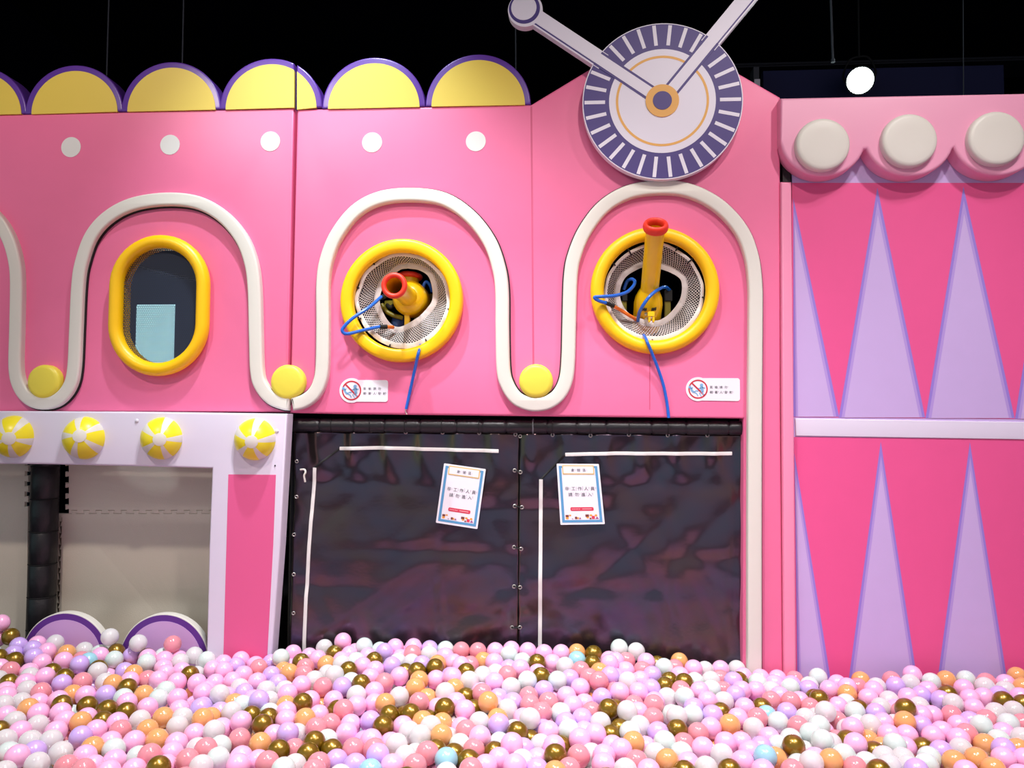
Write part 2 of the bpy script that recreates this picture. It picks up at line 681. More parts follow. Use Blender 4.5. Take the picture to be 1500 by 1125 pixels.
wavy(lp, [(-110, 560), (-116, 420), (-112, 385), (-95, 345), (-60, 310), (-32, 302), (-8, 320), (8, 345), (18, 375), (22, 410), (21, 480), (20, 540), (27, 568), (42, 585), (62, 590.5),
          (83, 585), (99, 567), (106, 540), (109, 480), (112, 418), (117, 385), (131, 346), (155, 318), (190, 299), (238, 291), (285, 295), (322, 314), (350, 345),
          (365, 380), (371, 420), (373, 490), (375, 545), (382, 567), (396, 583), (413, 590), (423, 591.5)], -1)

# ---- centre facade panel: pink, gabled, with two round openings, standing on a leg at its far end
cp = thing('facade_panel', 'wide pink padded facade panel with a gable and the two round yellow portholes', 'wall panel', P(790, 607, 0.0))
hole1 = P(590, 441.5, 0.0); R1 = (P(679, 441, 0).x - P(501, 441, 0).x) / 2
hole2 = P(958, 426.5, 0.0); R2 = (P(1052, 427, 0).x - P(864, 427, 0).x) / 2
bm = bmesh.new()
outline = loop_px([(424, 605), (500, 606.5), (800, 610), (1089.5, 613), (1088, 990)], 0)
zb = 0.02
outline.append((outline[-1][0], zb))
xr = XZ(1148, 990)[0]
outline += [(xr, zb)] + loop_px([(1147, 985), (1143.5, 600), (1143, 142), (1000, 60), (935, 60), (862, 102), (778, 153), (435, 160)], 0)
prism(bm, outline, 0.0, 0.10, holes=[circle(hole1.x, hole1.z, R1 - 0.03, 72), circle(hole2.x, hole2.z, R2 - 0.03, 72)], bevel=0.012)
for x, y in ((545, 208.5), (697, 207)):
    c, r = disc_px(x, y, 14.6, -0.001)
    prism(bm, circle(c.x, c.z, r), -0.0015, 0.004, back=False, mi=1)
# sewn joint under the foot of the gable
prism(bm, loop_px([(777, 156), (779.5, 156), (783, 590), (780.5, 590)], 0), -0.0008, 0.004, back=False, mi=2)
prism(bm, loop_px([(951, 500), (952.5, 500), (952.5, 600), (951, 600)], 0), -0.0008, 0.004, back=False, mi=2)
obj('panel', bm, [PINK, WHITE_DISC, PINK_SEAM], cp)
for cx, bl, br, r, cl in ((397, 160.5, 157.5, 66.5, ('min', 435)), (547.5, 159.5, 156.5, 67, None), (700.5, 156, 153.5, 68.5, None)):
    scallop(cp, cx, bl, br, r, cl)
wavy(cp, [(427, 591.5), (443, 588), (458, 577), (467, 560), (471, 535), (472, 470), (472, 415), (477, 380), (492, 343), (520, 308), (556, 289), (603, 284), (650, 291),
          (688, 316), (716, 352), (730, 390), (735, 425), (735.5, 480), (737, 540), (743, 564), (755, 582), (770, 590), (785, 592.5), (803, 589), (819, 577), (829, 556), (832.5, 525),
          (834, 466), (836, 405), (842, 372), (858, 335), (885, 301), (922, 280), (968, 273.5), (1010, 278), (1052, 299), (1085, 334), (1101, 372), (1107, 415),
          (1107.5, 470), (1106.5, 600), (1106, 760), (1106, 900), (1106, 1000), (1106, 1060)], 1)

# ---- round yellow button pads sitting in the dips of the trims
for x, y, r, lab in ((62, 559, 24, 'yellow round pad in the trim dip above the beach ball reliefs, beside the oval window'),
                     (420, 559.5, 25, 'yellow round pad bridging the seam between the two pink panels'),
                     (785, 558, 25, 'yellow round pad in the trim dip between the two round portholes')):
    c, rr = disc_px(x, y, r, -0.045)
    bm = bmesh.new()
    lathe(bm, [(0, 0.046), (rr - 0.022, 0.046), (rr - 0.010, 0.043), (rr - 0.003, 0.037), (rr, 0.028), (rr, 0.0), (0, 0)], (c.x, 0, c.z), (0, -1, 0), 48)
    tag(obj('button_pad', bm, YELLOW_PAD, None, 50, loc=(c.x, 0, c.z)), lab, 'pad', 'yellow round pads on the trims')

# ---- oval window
ov = thing('oval_window', 'oval window with a fat golden yellow padded rim and dark mesh screen', 'window', (oval_c.x, 0, oval_c.z))
bm = bmesh.new()
prof_n = 20
tr = 0.0335
mid = oval(oval_c.x, oval_c.z, ow - tr, oh - tr)
rings = []
for k in range(prof_n):
    a = 2 * pi * k / prof_n
    lp2 = inset_loop(mid, -tr * cos(a)) if abs(cos(a)) > 1e-6 else mid
    rings.append([bm.verts.new((x, -0.030 - 0.036 * sin(a), z)) for x, z in lp2])
for k in range(prof_n):
    r0, r1 = rings[k], rings[(k + 1) % prof_n]
    for i in range(len(r0)):
        j = (i + 1) % len(r0)
        bm.faces.new((r0[i], r0[j], r1[j], r1[i]))
bmesh.ops.recalc_face_normals(bm, faces=bm.faces)
obj('rim', bm, YELLOW_RING, ov, 60)
bm = bmesh.new()
inner = oval(oval_c.x, oval_c.z, ow - 0.062, oh - 0.062)
prism(bm, oval(oval_c.x, oval_c.z, ow - 0.05, oh - 0.05), -0.02, 0.05, holes=[inner])
obj('inner_sleeve', bm, YELLOW_RING, ov, 40)
bm = bmesh.new()
uvl = bm.loops.layers.uv.new('uv')
lp2 = oval(oval_c.x, oval_c.z, ow - 0.060, oh - 0.060)
f = bm.faces.new([bm.verts.new((x, -0.012, z)) for x, z in lp2])
f.normal_update()
for l in f.loops:
    l[uvl].uv = (l.vert.co.x, l.vert.co.z)
if f.normal.y > 0:
    f.normal_flip()
obj('mesh_screen', bm, NET_DARK, ov, 0, label='dark mesh screen')


# ---- clock on the gable
CY = -0.075
cc = P(970, 148, CY)
CR = ((P(1088, 148, CY).x - P(852, 148, CY).x) / 2 + (P(970, 34, CY).z - P(970, 262, CY).z) / 2) / 2
clk = thing('clock', 'big round purple and white clock face with striped rim mounted on the gable', 'clock', (cc.x, CY, cc.z))
bm = bmesh.new()
prism(bm, circle(cc.x, cc.z, CR, 96), CY, CY + 0.045)
prism(bm, circle(cc.x, cc.z, CR * 0.988, 96), CY - 0.001, CY + 0.001, back=False, mi=1)
prism(bm, circle(cc.x, cc.z, CR * 0.665, 96), CY - 0.002, CY + 0.001, back=False, mi=0)
for k in range(30):
    a = 2 * pi * k / 30
    if k in (4, 11, 12) and False:
        continue
    u = Vector((cos(a), sin(a))); n = Vector((-u.y, u.x)) * 0.0088 * (CR / 0.39)
    p0 = Vector((cc.x, cc.z)) + u * CR * 0.715; p1 = Vector((cc.x, cc.z)) + u * CR * 0.975
    prism(bm, [tuple(p0 - n), tuple(p1 - n), tuple(p1 + n), tuple(p0 + n)], CY - 0.002, CY + 0.001, back=False, mi=0)
prism(bm, circle(cc.x, cc.z, CR * 0.580, 96), CY - 0.003, CY + 0.001, holes=[circle(cc.x, cc.z, CR * 0.550, 96)], back=False, mi=2)
obj('clock_face', bm, [CLOCK_WHITE, CLOCK_PURPLE, CLOCK_ORANGE], clk, 0)


def hand(dx, dy, length, ball):
    d = Vector((dx, dy)).normalized(); n = Vector((-d.y, d.x))
    c = Vector((cc.x, cc.z))
    hw = 0.037

    def quad(w0, s0, s1):
        return [tuple(c + d * s0 - n * w0), tuple(c + d * s1 - n * w0), tuple(c + d * s1 + n * w0), tuple(c + d * s0 + n * w0)]
    bm = bmesh.new()
    # the board outside the dial, white-edged
    prism(bm, quad(hw + 0.004, CR * 0.9, length), CY - 0.0025, CY + 0.04, mi=0)
    # purple outline, then the white bar, printed on the dial
    prism(bm, quad(hw, CR * 0.1, CR * 0.99), CY - 0.0035, CY + 0.001, back=False, mi=1)
    prism(bm, quad(hw - 0.0115, CR * 0.1, length - 0.02), CY - 0.0045, CY + 0.001, back=False, mi=0)
    # dark line drawn along the lower edge of the free bar for its thickness
    e = [tuple(c + d * CR * 0.99 + n * (hw - 0.004)), tuple(c + d * length + n * (hw - 0.004)), tuple(c + d * length + n * (hw - 0.010)), tuple(c + d * CR * 0.99 + n * (hw - 0.010))] if dx < 0 else \
        [tuple(c + d * CR * 0.99 - n * (hw - 0.004)), tuple(c + d * length - n * (hw - 0.004)), tuple(c + d * length - n * (hw - 0.010)), tuple(c + d * CR * 0.99 - n * (hw - 0.010))]
    prism(bm, e, CY - 0.004, CY + 0.001, back=False, mi=1)
    h = obj('clock_hand', bm, [CLOCK_WHITE, CLOCK_PURPLE], clk, 0)
    if ball:
        b = c + d * length
        bm = bmesh.new()
        prism(bm, circle(b.x, b.y, 0.085), CY - 0.005, CY + 0.04, mi=0)
        prism(bm, circle(b.x - 0.004, b.y + 0.006, 0.076), CY - 0.006, CY, back=False, mi=1)
        prism(bm, circle(b.x - 0.007, b.y + 0.010, 0.062), CY - 0.007, CY, back=False, mi=0)
        obj('hand_tip', bm, [CLOCK_WHITE, CLOCK_PURPLE], h, 0)


tip1 = P(769.5, 15, CY); tip2 = P(1092, 0, CY)
hand(tip1.x - cc.x, tip1.z - cc.z, hypot(tip1.x - cc.x, tip1.z - cc.z), True)
hand(tip2.x - cc.x, tip2.z - cc.z, hypot(tip2.x - cc.x, tip2.z - cc.z) * 1.28, True)
bm = bmesh.new()
prism(bm, circle(cc.x, cc.z, CR * 0.208), CY - 0.007, CY, mi=0)
prism(bm, circle(cc.x, cc.z, CR * 0.118), CY - 0.009, CY, back=False, mi=1)
obj('hub', bm, [CLOCK_ORANGE, CLOCK_PURPLE], clk, 0, label='orange hub with a purple centre')


# ------------------------------------------------------------------ right structure: striped panel under a scalloped valance
SY = 0.03
sp_ = thing('striped_panel', 'hot pink and lilac panel printed with tall triangles in two tiers', 'wall panel', P(1330, 985, SY))
x0 = XZ(1160, 500, SY)[0]; x1 = XZ(1640, 500, SY)[0]
bm = bmesh.new()
prism(bm, [(x0, 0.02), (x1, 0.02)] + loop_px([(1640, 190), (1160, 200)], SY), SY, 0.12, mi=0)
LYR = SY - 0.0012


def fuzz_tri(apex, bl, br, mi_edge, mi_in, z_clip=None):
    """lilac print triangle with its airbrushed violet outline"""
    for k, (ins, m) in enumerate(((0.0, mi_edge), (0.011, mi_edge + 1), (0.022, mi_in))):
        a, l, r = apex, bl, br
        ll = loop_px([l, r, a], SY)
        if area2(ll) < 0:
            ll = ll[::-1]
        if ins:
            n1 = inset_loop(ll, ins)
            # keep the base on its line, only the slanting sides are outlined
            zb_ = min(p[1] for p in ll)
            n1 = [(p[0] + (0 if abs(q[1] - zb_) > 0.05 else 0), p[1] if abs(q[1] - zb_) > 0.05 else q[1]) for p, q in zip(n1, ll)]
            za_ = max(p[1] for p in ll)
            n1 = [((p[0], za_ - ins * 6) if abs(q[1] - za_) < 1e-6 else p) for p, q in zip(n1, ll)]
            ll = n1
        prism(bm, ll, LYR - 0.0006 * (k + 1), SY + 0.005, back=False, mi=m)


# upper tier: hot pink field, lilac triangles pointing up
prism(bm, loop_px([(1161, 611), (1640, 615), (1640, 268), (1160, 268)], SY), LYR, SY + 0.005, back=False, mi=1)
for ax, ay, l, r, by in ((1158, 283, 1102, 1229, 610.5), (1285, 275, 1228.5, 1355, 611.5), (1411, 273.5, 1355.5, 1486, 612.5), (1540, 272, 1486.5, 1618, 613.5)):
    if l < 1161:
        fuzz_tri((1162, 290), (1162, by), (r, by), 2, 0)
    else:
        fuzz_tri((ax, ay), (l, by), (r, by), 2, 0)
# lower tier
prism(bm, loop_px([(1166, 1100), (1640, 1100), (1640, 645), (1163, 640)], SY), LYR, SY + 0.005, back=False, mi=1)
for (a, l, r) in (((1163.5, 664), (1169, 1085), (1231, 1085)), ((1290, 647), (1231, 1085), (1357, 1085)), ((1420.5, 648), (1361, 1085), (1489, 1085)), ((1552, 649), (1493, 1085), (1623, 1085))):
    fuzz_tri(a, l, r, 2, 0)
obj('panel', bm, [LILAC, PINK_HOT, mat('violet_print', (150, 122, 210), 0.5), mat('pale_violet_print', (178, 148, 217), 0.5)], sp_, 0)
bm = bmesh.new()
prism(bm, loop_px([(1165, 638.5), (1640, 646), (1640, 620), (1164, 613)], SY), SY - 0.007, SY + 0.01, bevel=0.004)
obj('dividing_band', bm, LILAC_WHITE, sp_, 30, label='pale lilac horizontal band')

EY = -0.015
bm = bmesh.new()
l = loop_px([(1143.5, 266), (1160, 266), (1167, 985)], EY)
l2 = loop_px([(1148.5, 985)], EY)
ll = [l[0], l[1], l[2], (l[2][0], 0.02), (l2[0][0], 0.02), l2[0]]
prism(bm, ll, EY, 0.10, bevel=0.012)
tag(obj('edge_pad', bm, PINK_PAD, None, 40, loc=(l[2][0], EY, 0.02)), 'narrow pale pink upright padded strip beside the white trim leg', 'padding')
bm = bmesh.new()  # black block added where there is only a dark, shaded gap
box(bm, XZ(1149, 240)[0], XZ(1160, 240)[0], 0.03, 0.11, XZ(1150, 266.5)[1], XZ(1150, 200)[1])
tag(obj('dark_gap_block', bm, BLACK_VINYL, None, 0, loc=P(1155, 266, 0.05)), 'black block standing in for the dark gap left of the lilac panel, under the valance corner', 'post')

VY = -0.065
cusp = []
val = [(1143.5, 143), (1143.5, 212)]


def lobe(cx, cy, rx, ry, a0, a1, n=16):
    return [(cx + rx * cos(radians(a0 + (a1 - a0) * i / n)), cy + ry * sin(radians(a0 + (a1 - a0) * i / n))) for i in range(n + 1)]


val += lobe(1206, 203, 62.5, 55, 172, 16, 22)
val += lobe(1333, 201, 66, 57, 163, 17, 22)
val += lobe(1462, 199, 67, 58, 163, 17, 22)
val += lobe(1592, 197, 67, 58, 163, 5, 22)
val += [(1660, 133), (1500, 136)]
bm = bmesh.new()
prism(bm, loop_px(val, VY), VY, SY - 0.002, bevel=0.016, segs=6)
vt = obj('valance', bm, PINK_LIGHT, None, 40, loc=P(1330, 262, VY))
tag(vt, 'pale pink padded valance with round scallops along the top of the striped panel', 'valance')
for x, y, r, lab in ((1205.5, 211.5, 40, 'white round cushion on the valance scallop next to the clock panel'),
                     (1332.5, 205.5, 41, 'white round cushion on the middle valance scallop, between two other white cushions'),
                     (1460, 202.5, 42, 'white round cushion at the photo edge, farthest along the valance from the clock')):
    c, rr = disc_px(x, y, r, VY - 0.03)
    bm = bmesh.new()
    lathe(bm, [(0, 0.040), (rr * 0.5, 0.0398), (rr - 0.022, 0.039), (rr - 0.009, 0.036), (rr - 0.002, 0.029), (rr, 0.020), (rr, -0.004), (0, -0.004)], (c.x, VY, c.z), (0, -1, 0), 56)
    tag(obj('round_cushion', bm, WHITE, None, 60, loc=(c.x, VY, c.z)), lab, 'cushion', 'white round cushions on the valance')


# ------------------------------------------------------------------ lower left: white foam booth frame
FY = -0.085
fr = thing('booth_frame', 'white padded booth frame with a wide opening and a tall pink stripe on its column', 'frame', P(360, 965, FY))
o_ = loop_px([(-190, 601), (200, 603), (421, 606), (410, 800), (397, 972)], FY)
b_r = (o_[-1][0] - 0.02, 0.02)
op = loop_px([(302, 972), (306, 800), (310.5, 686), (200, 683), (60, 680), (-190, 678)], FY)
outl = [o_[0], o_[1], o_[2], o_[3], o_[4], b_r, (op[0][0] - 0.02, 0.02), *op]
bm = bmesh.new()
prism(bm, outl, FY, -0.004, bevel=0.010)
obj('foam_frame', bm, LILAC_WHITE, fr)
bm = bmesh.new()
st = loop_px([(334.5, 695), (404, 695.5), (400, 800), (391, 968)], FY - 0.002)
st2 = loop_px([(327, 968)], FY - 0.002)
prism(bm, [st[0], st[1], st[2], st[3], (st[3][0] - 0.012, 0.03), (st2[0][0] - 0.01, 0.03), st2[0]], FY - 0.002, FY + 0.002, back=False)
obj('pink_stripe', bm, mat('stripe_vinyl', (226, 92, 146), 0.45), fr, 0, label='tall pink stripe')
for x, y in ((200.5, 616.5), (405.5, 631.5), (403, 682)):
    c = P(x, y, FY)
    bm = bmesh.new()
    r = 0.011 if y < 650 else 0.004
    lathe(bm, [(0, 0.006), (r * 0.5, 0.005), (r * 0.9, 0.002), (r, -0.003)], (c.x, FY, c.z), (0, -1, 0), 16)
    obj('snap_button', bm, SNAP if y < 650 else BLACK_MATTE, fr, 60)

# beach-ball reliefs along the booth header
BT = [(20.5, 639.5, 29.5, -15, -8, 3, 'beach ball relief cut by the photo edge'),
      (124, 641.5, 30, 35, -8, -3, 'beach ball relief second along the header from the photo edge'),
      (237.5, 642, 30, 0, -4, 2, 'beach ball relief under the oval window, above the corner of the opening'),
      (374, 643.5, 30, 6, -6, 4, 'beach ball relief above the tall pink stripe')]
for i, (x, y, r, rot, capx, capy, lab) in enumerate(BT):
    c, rr = disc_px(x, y, r, FY)
    t = thing('beach_ball', 'yellow and white ' + lab, 'beach ball', (c.x, FY, c.z), 'half beach balls on the booth header')
    # the end cap lies where the half ball faces the given spot
    cen = Vector((c.x, FY + 0.012, c.z))
    R = sqrt(rr * rr + 0.012 ** 2)
    dv = (P(x + capx, y + capy, FY) - CAM).normalized()
    oc = CAM - cen
    bq = oc.dot(dv)
    pole = (CAM + dv * (-bq - sqrt(max(0.0, bq * bq - oc.length_squared + R * R))) - cen).normalized()
    u = Vector((1, 0, 0)); u = (u - pole * u.dot(pole)).normalized(); w = pole.cross(u)
    rot = radians(rot) - 0.35
    N = 5
    lons, mis = [], []
    off = rot + 0.35
    for k in range(N):
        a = off + 2 * pi * k / N
        hw = 0.20
        for q in range(3):
            lons.append(a - hw + 2 * hw * q / 3); mis.append(1)
        ge = 2 * pi / N - 2 * hw
        for q in range(6):
            lons.append(a + hw + ge * q / 6); mis.append(0)
    bm = bmesh.new()
    rings = []
    for j in range(1, 22):
        th = 0.28 + (2.4 - 0.28) * (j - 1) / 20
        rings.append([bm.verts.new(cen + (pole * cos(th) + (u * cos(a) + w * sin(a)) * sin(th)) * R) for a in lons])
    for r0, r1 in zip(rings, rings[1:]):
        for k in range(len(lons)):
            kk = (k + 1) % len(lons)
            f = bm.faces.new((r0[k], r1[k], r1[kk], r0[kk])); f.material_index = mis[k]
    bmesh.ops.bisect_plane(bm, geom=bm.verts[:] + bm.edges[:] + bm.faces[:], plane_co=(0, FY + 0.001, 0), plane_no=(0, 1, 0), clear_outer=True)
    bmesh.ops.recalc_face_normals(bm, faces=bm.faces)
    obj('shell', bm, [YELLOW_BALL, WHITE], t, 60)
    bm = bmesh.new()
    prof = [(0, R + 0.002)] + [(R * sin(a) * 1.0, R * cos(a) + 0.002) for a in (0.08, 0.16, 0.24, 0.30)] + [(R * sin(0.305), R * cos(0.305) - 0.003)]
    lathe(bm, prof, cen, pole, 32)
    obj('end_cap', bm, WHITE, t, 60, label='white round end cap')

# foam puzzle mats lining the back of the booth
MY = 0.34


def teeth(p0, p1, n, depth, flip=1):
    """dovetail puzzle edge from p0 to p1 (x, z)"""
    a, b = Vector(p0), Vector(p1)
    d = (b - a) / n
    nr = Vector((-d.y, d.x)).normalized() * depth * flip
    out = [tuple(a)]
    for i in range(n):
        s = a + d * i
        out += [tuple(s + d * 0.25), tuple(s + d * 0.17 + nr), tuple(s + d * 0.67 + nr), tuple(s + d * 0.59)]
    out.append(tuple(b))
    return out


def mat_thing(name_label, outl, grp='beige puzzle mats in the booth'):
    bm = bmesh.new()
    prism(bm, outl, MY, MY + 0.02, bevel=0.003, segs=2)
    c = outl[0]
    return tag(obj('foam_mat', bm, BEIGE, None, 30, loc=(c[0], MY, c[1])), name_label, 'foam mat', grp)


a = loop_px([(-190, 960), (39, 960), (41, 745), (42, 640), (-190, 640)], MY)
mat_thing('beige foam mat at the photo edge, left of the black padded post',
          [(a[0][0], 0.0), (a[1][0], 0.0), a[2]] + teeth(a[2], a[3], 7, 0.020, 1)[1:] + [a[4]])
ul = loop_px([(100.5, 752), (100.5, 640)], MY); ur = loop_px([(340, 752), (340, 640)], MY)
edge = teeth((ul[0][0], ul[0][1]), (ur[0][0], ur[0][1]), 13, 0.017, 1)
mat_thing('upper beige foam mat with a toothed side, resting on the lower mat',
          edge + [ur[1]] + teeth(ul[1], ul[0], 7, 0.020, -1)[:-1])
ll_ = loop_px([(80, 960), (82, 752), (83, 752)], MY)
edge2 = [(x, z - 0.0015) for x, z in edge]
low = [(ll_[0][0], 0.0), (edge2[-1][0], 0.0)] + edge2[::-1]
low += [(ll_[1][0], edge2[0][1])]
lm = mat_thing('lower beige foam mat with a border strip, below the upper mat', low)
# the sewn-in puzzle joint of the mat's border strip
xs, zt = XZ(91, 755, MY)
bm = bmesh.new()
jt = teeth((xs, 0.05), (xs, zt - 0.01), 14, 0.012, 1)
hw = 0.0016
jp = [(x - hw, z) for x, z in jt] + [(x + hw, z) for x, z in jt[::-1]]
prism(bm, jp, MY - 0.0007, MY + 0.002, back=False)
obj('border_joint', bm, mat('foam_joint', (160, 146, 130), 0.8), lm, 0)

# black padded post and netting seen between the mats
c0 = P(59, 935, 0.27)
pt = thing('padded_post', 'black padded upright post between the beige mats in the booth', 'post', (c0.x, 0.27, 0.0))
rp = (P(78, 800, 0.27).x - P(42, 800, 0.27).x) / 2
ztop = Z603 + 0.05
bm = bmesh.new()
nseg = 9
prof = []
for k in range(nseg):
    z0 = ztop * k / nseg; z1 = ztop * (k + 1) / nseg
    prof += [(rp - 0.006, z0 + 0.001), (rp, z0 + 0.008), (rp, z1 - 0.008), (rp - 0.006, z1 - 0.001)]
lathe(bm, [(0, 0)] + prof + [(0, ztop)], (c0.x, 0.27, 0), (0, 0, 1), 28)
obj('foam_sleeve', bm, BLACK_VINYL, pt, 50)
for k in range(1, nseg):
    bm = bmesh.new()
    lathe(bm, torus_prof(rp - 0.002, 0.0035, 8), (c0.x, 0.27, ztop * k / nseg), (0, 0, 1), 28, close=True)
    obj('tape_band', bm, BLACK_MATTE, pt, 60)
bm = bmesh.new()
uvl = bm.loops.layers.uv.new('uv')
xa = P(-120, 800, 0.55).x; xb = P(62, 800, 0.55).x
nx, nz = 24, 30
g = [[bm.verts.new((xa + (xb - xa) * i / nx, 0.55 + 0.02 * sin(i * 1.3 + j * 0.2), ztop * j / nz)) for j in range(nz + 1)] for i in range(nx + 1)]
for i in range(nx):
    for j in range(nz):
        f = bm.faces.new((g[i][j], g[i + 1][j], g[i + 1][j + 1], g[i][j + 1]))
        for l_ in f.loops:
            l_[uvl].uv = (l_.vert.co.x, l_.vert.co.z)
tag(obj('safety_net', bm, NET_BLUE, None, 60, loc=(xa, 0.55, 0)), 'bluish safety net hanging behind the black padded post', 'net')

# arched boards along the foot of the opening
for (x, yc, r, lab) in ((95, 965, 64.5, 'lilac arched board with a purple border, in front of the black padded post'),
                        (240, 968, 66, 'lilac arched board with a purple border, next to the booth column with the pink stripe')):
    AY = 0.0
    c, rr = disc_px(x, yc, r, AY)

    def arch(q):
        return circle(c.x, c.z, q, 48, a0=0, a1=pi) + [(c.x - q, 0.005), (c.x + q, 0.005)]
    t = thing('arched_board', lab, 'board', (c.x, AY, 0.005), 'arched boards at the foot of the booth')
    bm = bmesh.new()
    prism(bm, arch(rr), AY, AY + 0.040, bevel=0.004)
    obj('board', bm, WHITE, t)
    bm = bmesh.new()
    prism(bm, arch(rr - 0.006), AY - 0.002, AY + 0.002, back=False)
    obj('border', bm, PURPLE_DEEP, t, 0, label='purple border')
    bm = bmesh.new()
    prism(bm, arch(rr - 0.036), AY - 0.0035, AY + 0.002, back=False)
    obj('face', bm, mat('orchid_vinyl', (208, 164, 218), 0.45), t, 0, label='lilac face')


# ------------------------------------------------------------------ round portholes with nets
def porthole(cen, R, label, flatness, hem_px, rad_out, hemw, seed):
    t = thing('porthole', label, 'window', (cen.x, 0, cen.z), 'round portholes')
    wd = R * 0.215
    bm = bmesh.new()
    n = 20
    prof = []
    for i in range(n):
        a = 2 * pi * i / n
        ca, sa = cos(a), sin(a)
        e = flatness
        prof.append((R - wd / 2 + wd / 2 * math.copysign(abs(ca) ** e, ca), 0.022 + 0.034 * math.copysign(abs(sa) ** e, sa)))
    lathe(bm, prof, (cen.x, 0, cen.z), (0, -1, 0), 80, close=True)
    bmesh.ops.recalc_face_normals(bm, faces=bm.faces)
    obj('ring', bm, YELLOW_RING, t, 50, label='golden yellow padded ring')
    rnd = random.Random(seed)
    YO, YI = -0.004, 0.075
    hem = [P(x, y, YI) for x, y in hem_px]
    hc = sum(hem, Vector()) / len(hem)
    hem_s = smooth_path(hem + [hem[0]], 6)[:-1]
    pol = sorted((atan2(p.z - hc.z, p.x - hc.x), hypot(p.x - hc.x, p.z - hc.z)) for p in hem_s)

    def rin(a):
        a = (a + pi) % (2 * pi) - pi
        for k in range(len(pol)):
            a1, r1 = pol[k]
            if a1 >= a:
                a0, r0 = pol[k - 1]
                if k == 0:
                    a0 -= 2 * pi
                return r0 + (r1 - r0) * (a - a0) / max(1e-6, a1 - a0)
        a0, r0 = pol[-1]; a1, r1 = pol[0][0] + 2 * pi, pol[0][1]
        return r0 + (r1 - r0) * (a - a0) / (a1 - a0)
    N = 120
    Ri = R - wd

    def outer(a, q=0.0):
        k = rad_out(a % (2 * pi)) * Ri - q
        w = 0.006 * noise.noise((cos(a) * 3 + seed, sin(a) * 3, 0.3))
        return Vector((cen.x + (k + w) * cos(a), YO + 0.006 * sin(9 * a + seed), cen.z + (k + w) * sin(a)))

    def inner(a, q=0.0):
        r = rin(a) + q
        return Vector((hc.x + r * cos(a), YI + 0.008 * sin(3 * a + seed), hc.z + r * sin(a)))
    bm = bmesh.new()
    uvl = bm.loops.layers.uv.new('uv')
    M = 8
    g = []
    for i in range(N + 1):
        a = 2 * pi * i / N
        o, q = outer(a, 0.004), inner(a, 0.004)
        row = []
        for j in range(M + 1):
            s = j / M
            p = o.lerp(q, s)
            p.y += 0.012 * sin(pi * s) * noise.noise((cos(a) * 4 + seed, sin(a) * 4, s * 2))
            row.append((bm.verts.new(p), (a * 0.175, (o - q).length * s)))
        g.append(row)
    for i in range(N):
        for j in range(M):
            q4 = (g[i][j], g[i + 1][j], g[i + 1][j + 1], g[i][j + 1])
            f = bm.faces.new([v for v, _ in q4])
            for l_, (_, uv) in zip(f.loops, q4):
                l_[uvl].uv = uv
    obj('net', bm, NET_WHITE, t, 80, label='white funnel net')
    for nm, fn, w, dy in (('inner_hem', inner, 0.030, -0.004), ('outer_hem', outer, hemw, -0.003)):
        bm = bmesh.new()
        g = []
        for i in range(N):
            a = 2 * pi * i / N
            if nm == 'inner_hem':
                p0 = fn(a, -w / 2); p1 = fn(a, w / 2)
            else:
                ww = w * (1.0 + 0.5 * max(0, -sin(a)))
                p0 = fn(a, 0.0); p1 = fn(a, ww)
            lift = 0.004 * noise.noise((cos(a) * 6, sin(a) * 6, seed))
            m = (p0 + p1) / 2
            g.append([bm.verts.new(p + Vector((0, d, 0))) for p, d in ((p0, dy + lift), (m, dy - 0.004 + lift), (p1, dy + lift), (p1, dy + 0.003 + lift), (p0, dy + 0.003 + lift))])
        for i in range(N):
            r0, r1 = g[i], g[(i + 1) % N]
            for k in range(5):
                bm.faces.new((r0[k], r0[(k + 1) % 5], r1[(k + 1) % 5], r1[k]))
        bmesh.ops.recalc_face_normals(bm, faces=bm.faces)
        obj(nm, bm, mat('hem_cloth', (224, 214, 212), 0.7, bump=0.3, bscale=60), t, 50, label='white cloth hem')
    return t, outer, Ri


hem1 = [(x / 6.818 + 480, y / 6.818 + 340) for x, y in ((810, 338), (925, 357), (1025, 420), (1070, 550), (1072, 680), (1025, 770), (925, 875), (775, 955), (695, 975), (620, 945), (550, 855), (500, 725), (505, 610), (555, 485), (650, 395), (730, 345))]
hem2 = [(955, 387), (967, 389), (985, 396.5), (999.6, 407), (1003, 421), (1000, 440), (988, 458), (972, 471), (954, 474.5), (933, 470), (918, 462), (909, 450), (904, 435), (905, 420), (912, 405), (925, 395), (940, 388)]


def ro1(a):
    return 1.0 - 0.05 * max(0, cos(a - radians(235))) ** 3


def ro2(a):
    return 1.01 - 0.07 * max(0, cos(a - radians(125))) ** 4 - 0.05 * max(0, cos(a - radians(50))) ** 8 - 0.03 * max(0, cos(a - radians(10))) ** 8


p1_, out1, Ri1 = porthole(hole1, R1, 'round yellow porthole with a net and a cannon pointing at the viewer', 0.62, hem1, ro1, 0.018, 1.0)
p2_, out2, Ri2 = porthole(hole2, R2, 'round yellow porthole under the clock with a cannon barrel sticking up through it', 0.95, hem2, ro2, 0.015, 4.0)
for t, fn, Ri, cen, angs in ((p1_, out1, Ri1, hole1, (128, 163, 202, 255, 302, 350)), (p2_, out2, Ri2, hole2, (40, 62, 122, 146, 352, 268))):
    for d in angs:
        a = radians(d)
        p = fn(a)
        e = Vector((cen.x + (Ri + 0.012) * cos(a), -0.012, cen.z + (Ri + 0.012) * sin(a)))
        bm = bmesh.new()
        q = p + (p - e).normalized() * 0.022
        tube(bm, [q, p + Vector((0, -0.012, 0)), e], 0.0038, 8, per=4)
        obj('zip_tie', bm, BLACK_MATTE, t, 60)


# ------------------------------------------------------------------ air cannons
def V(px, py, Y):
    return P(px, py, Y)


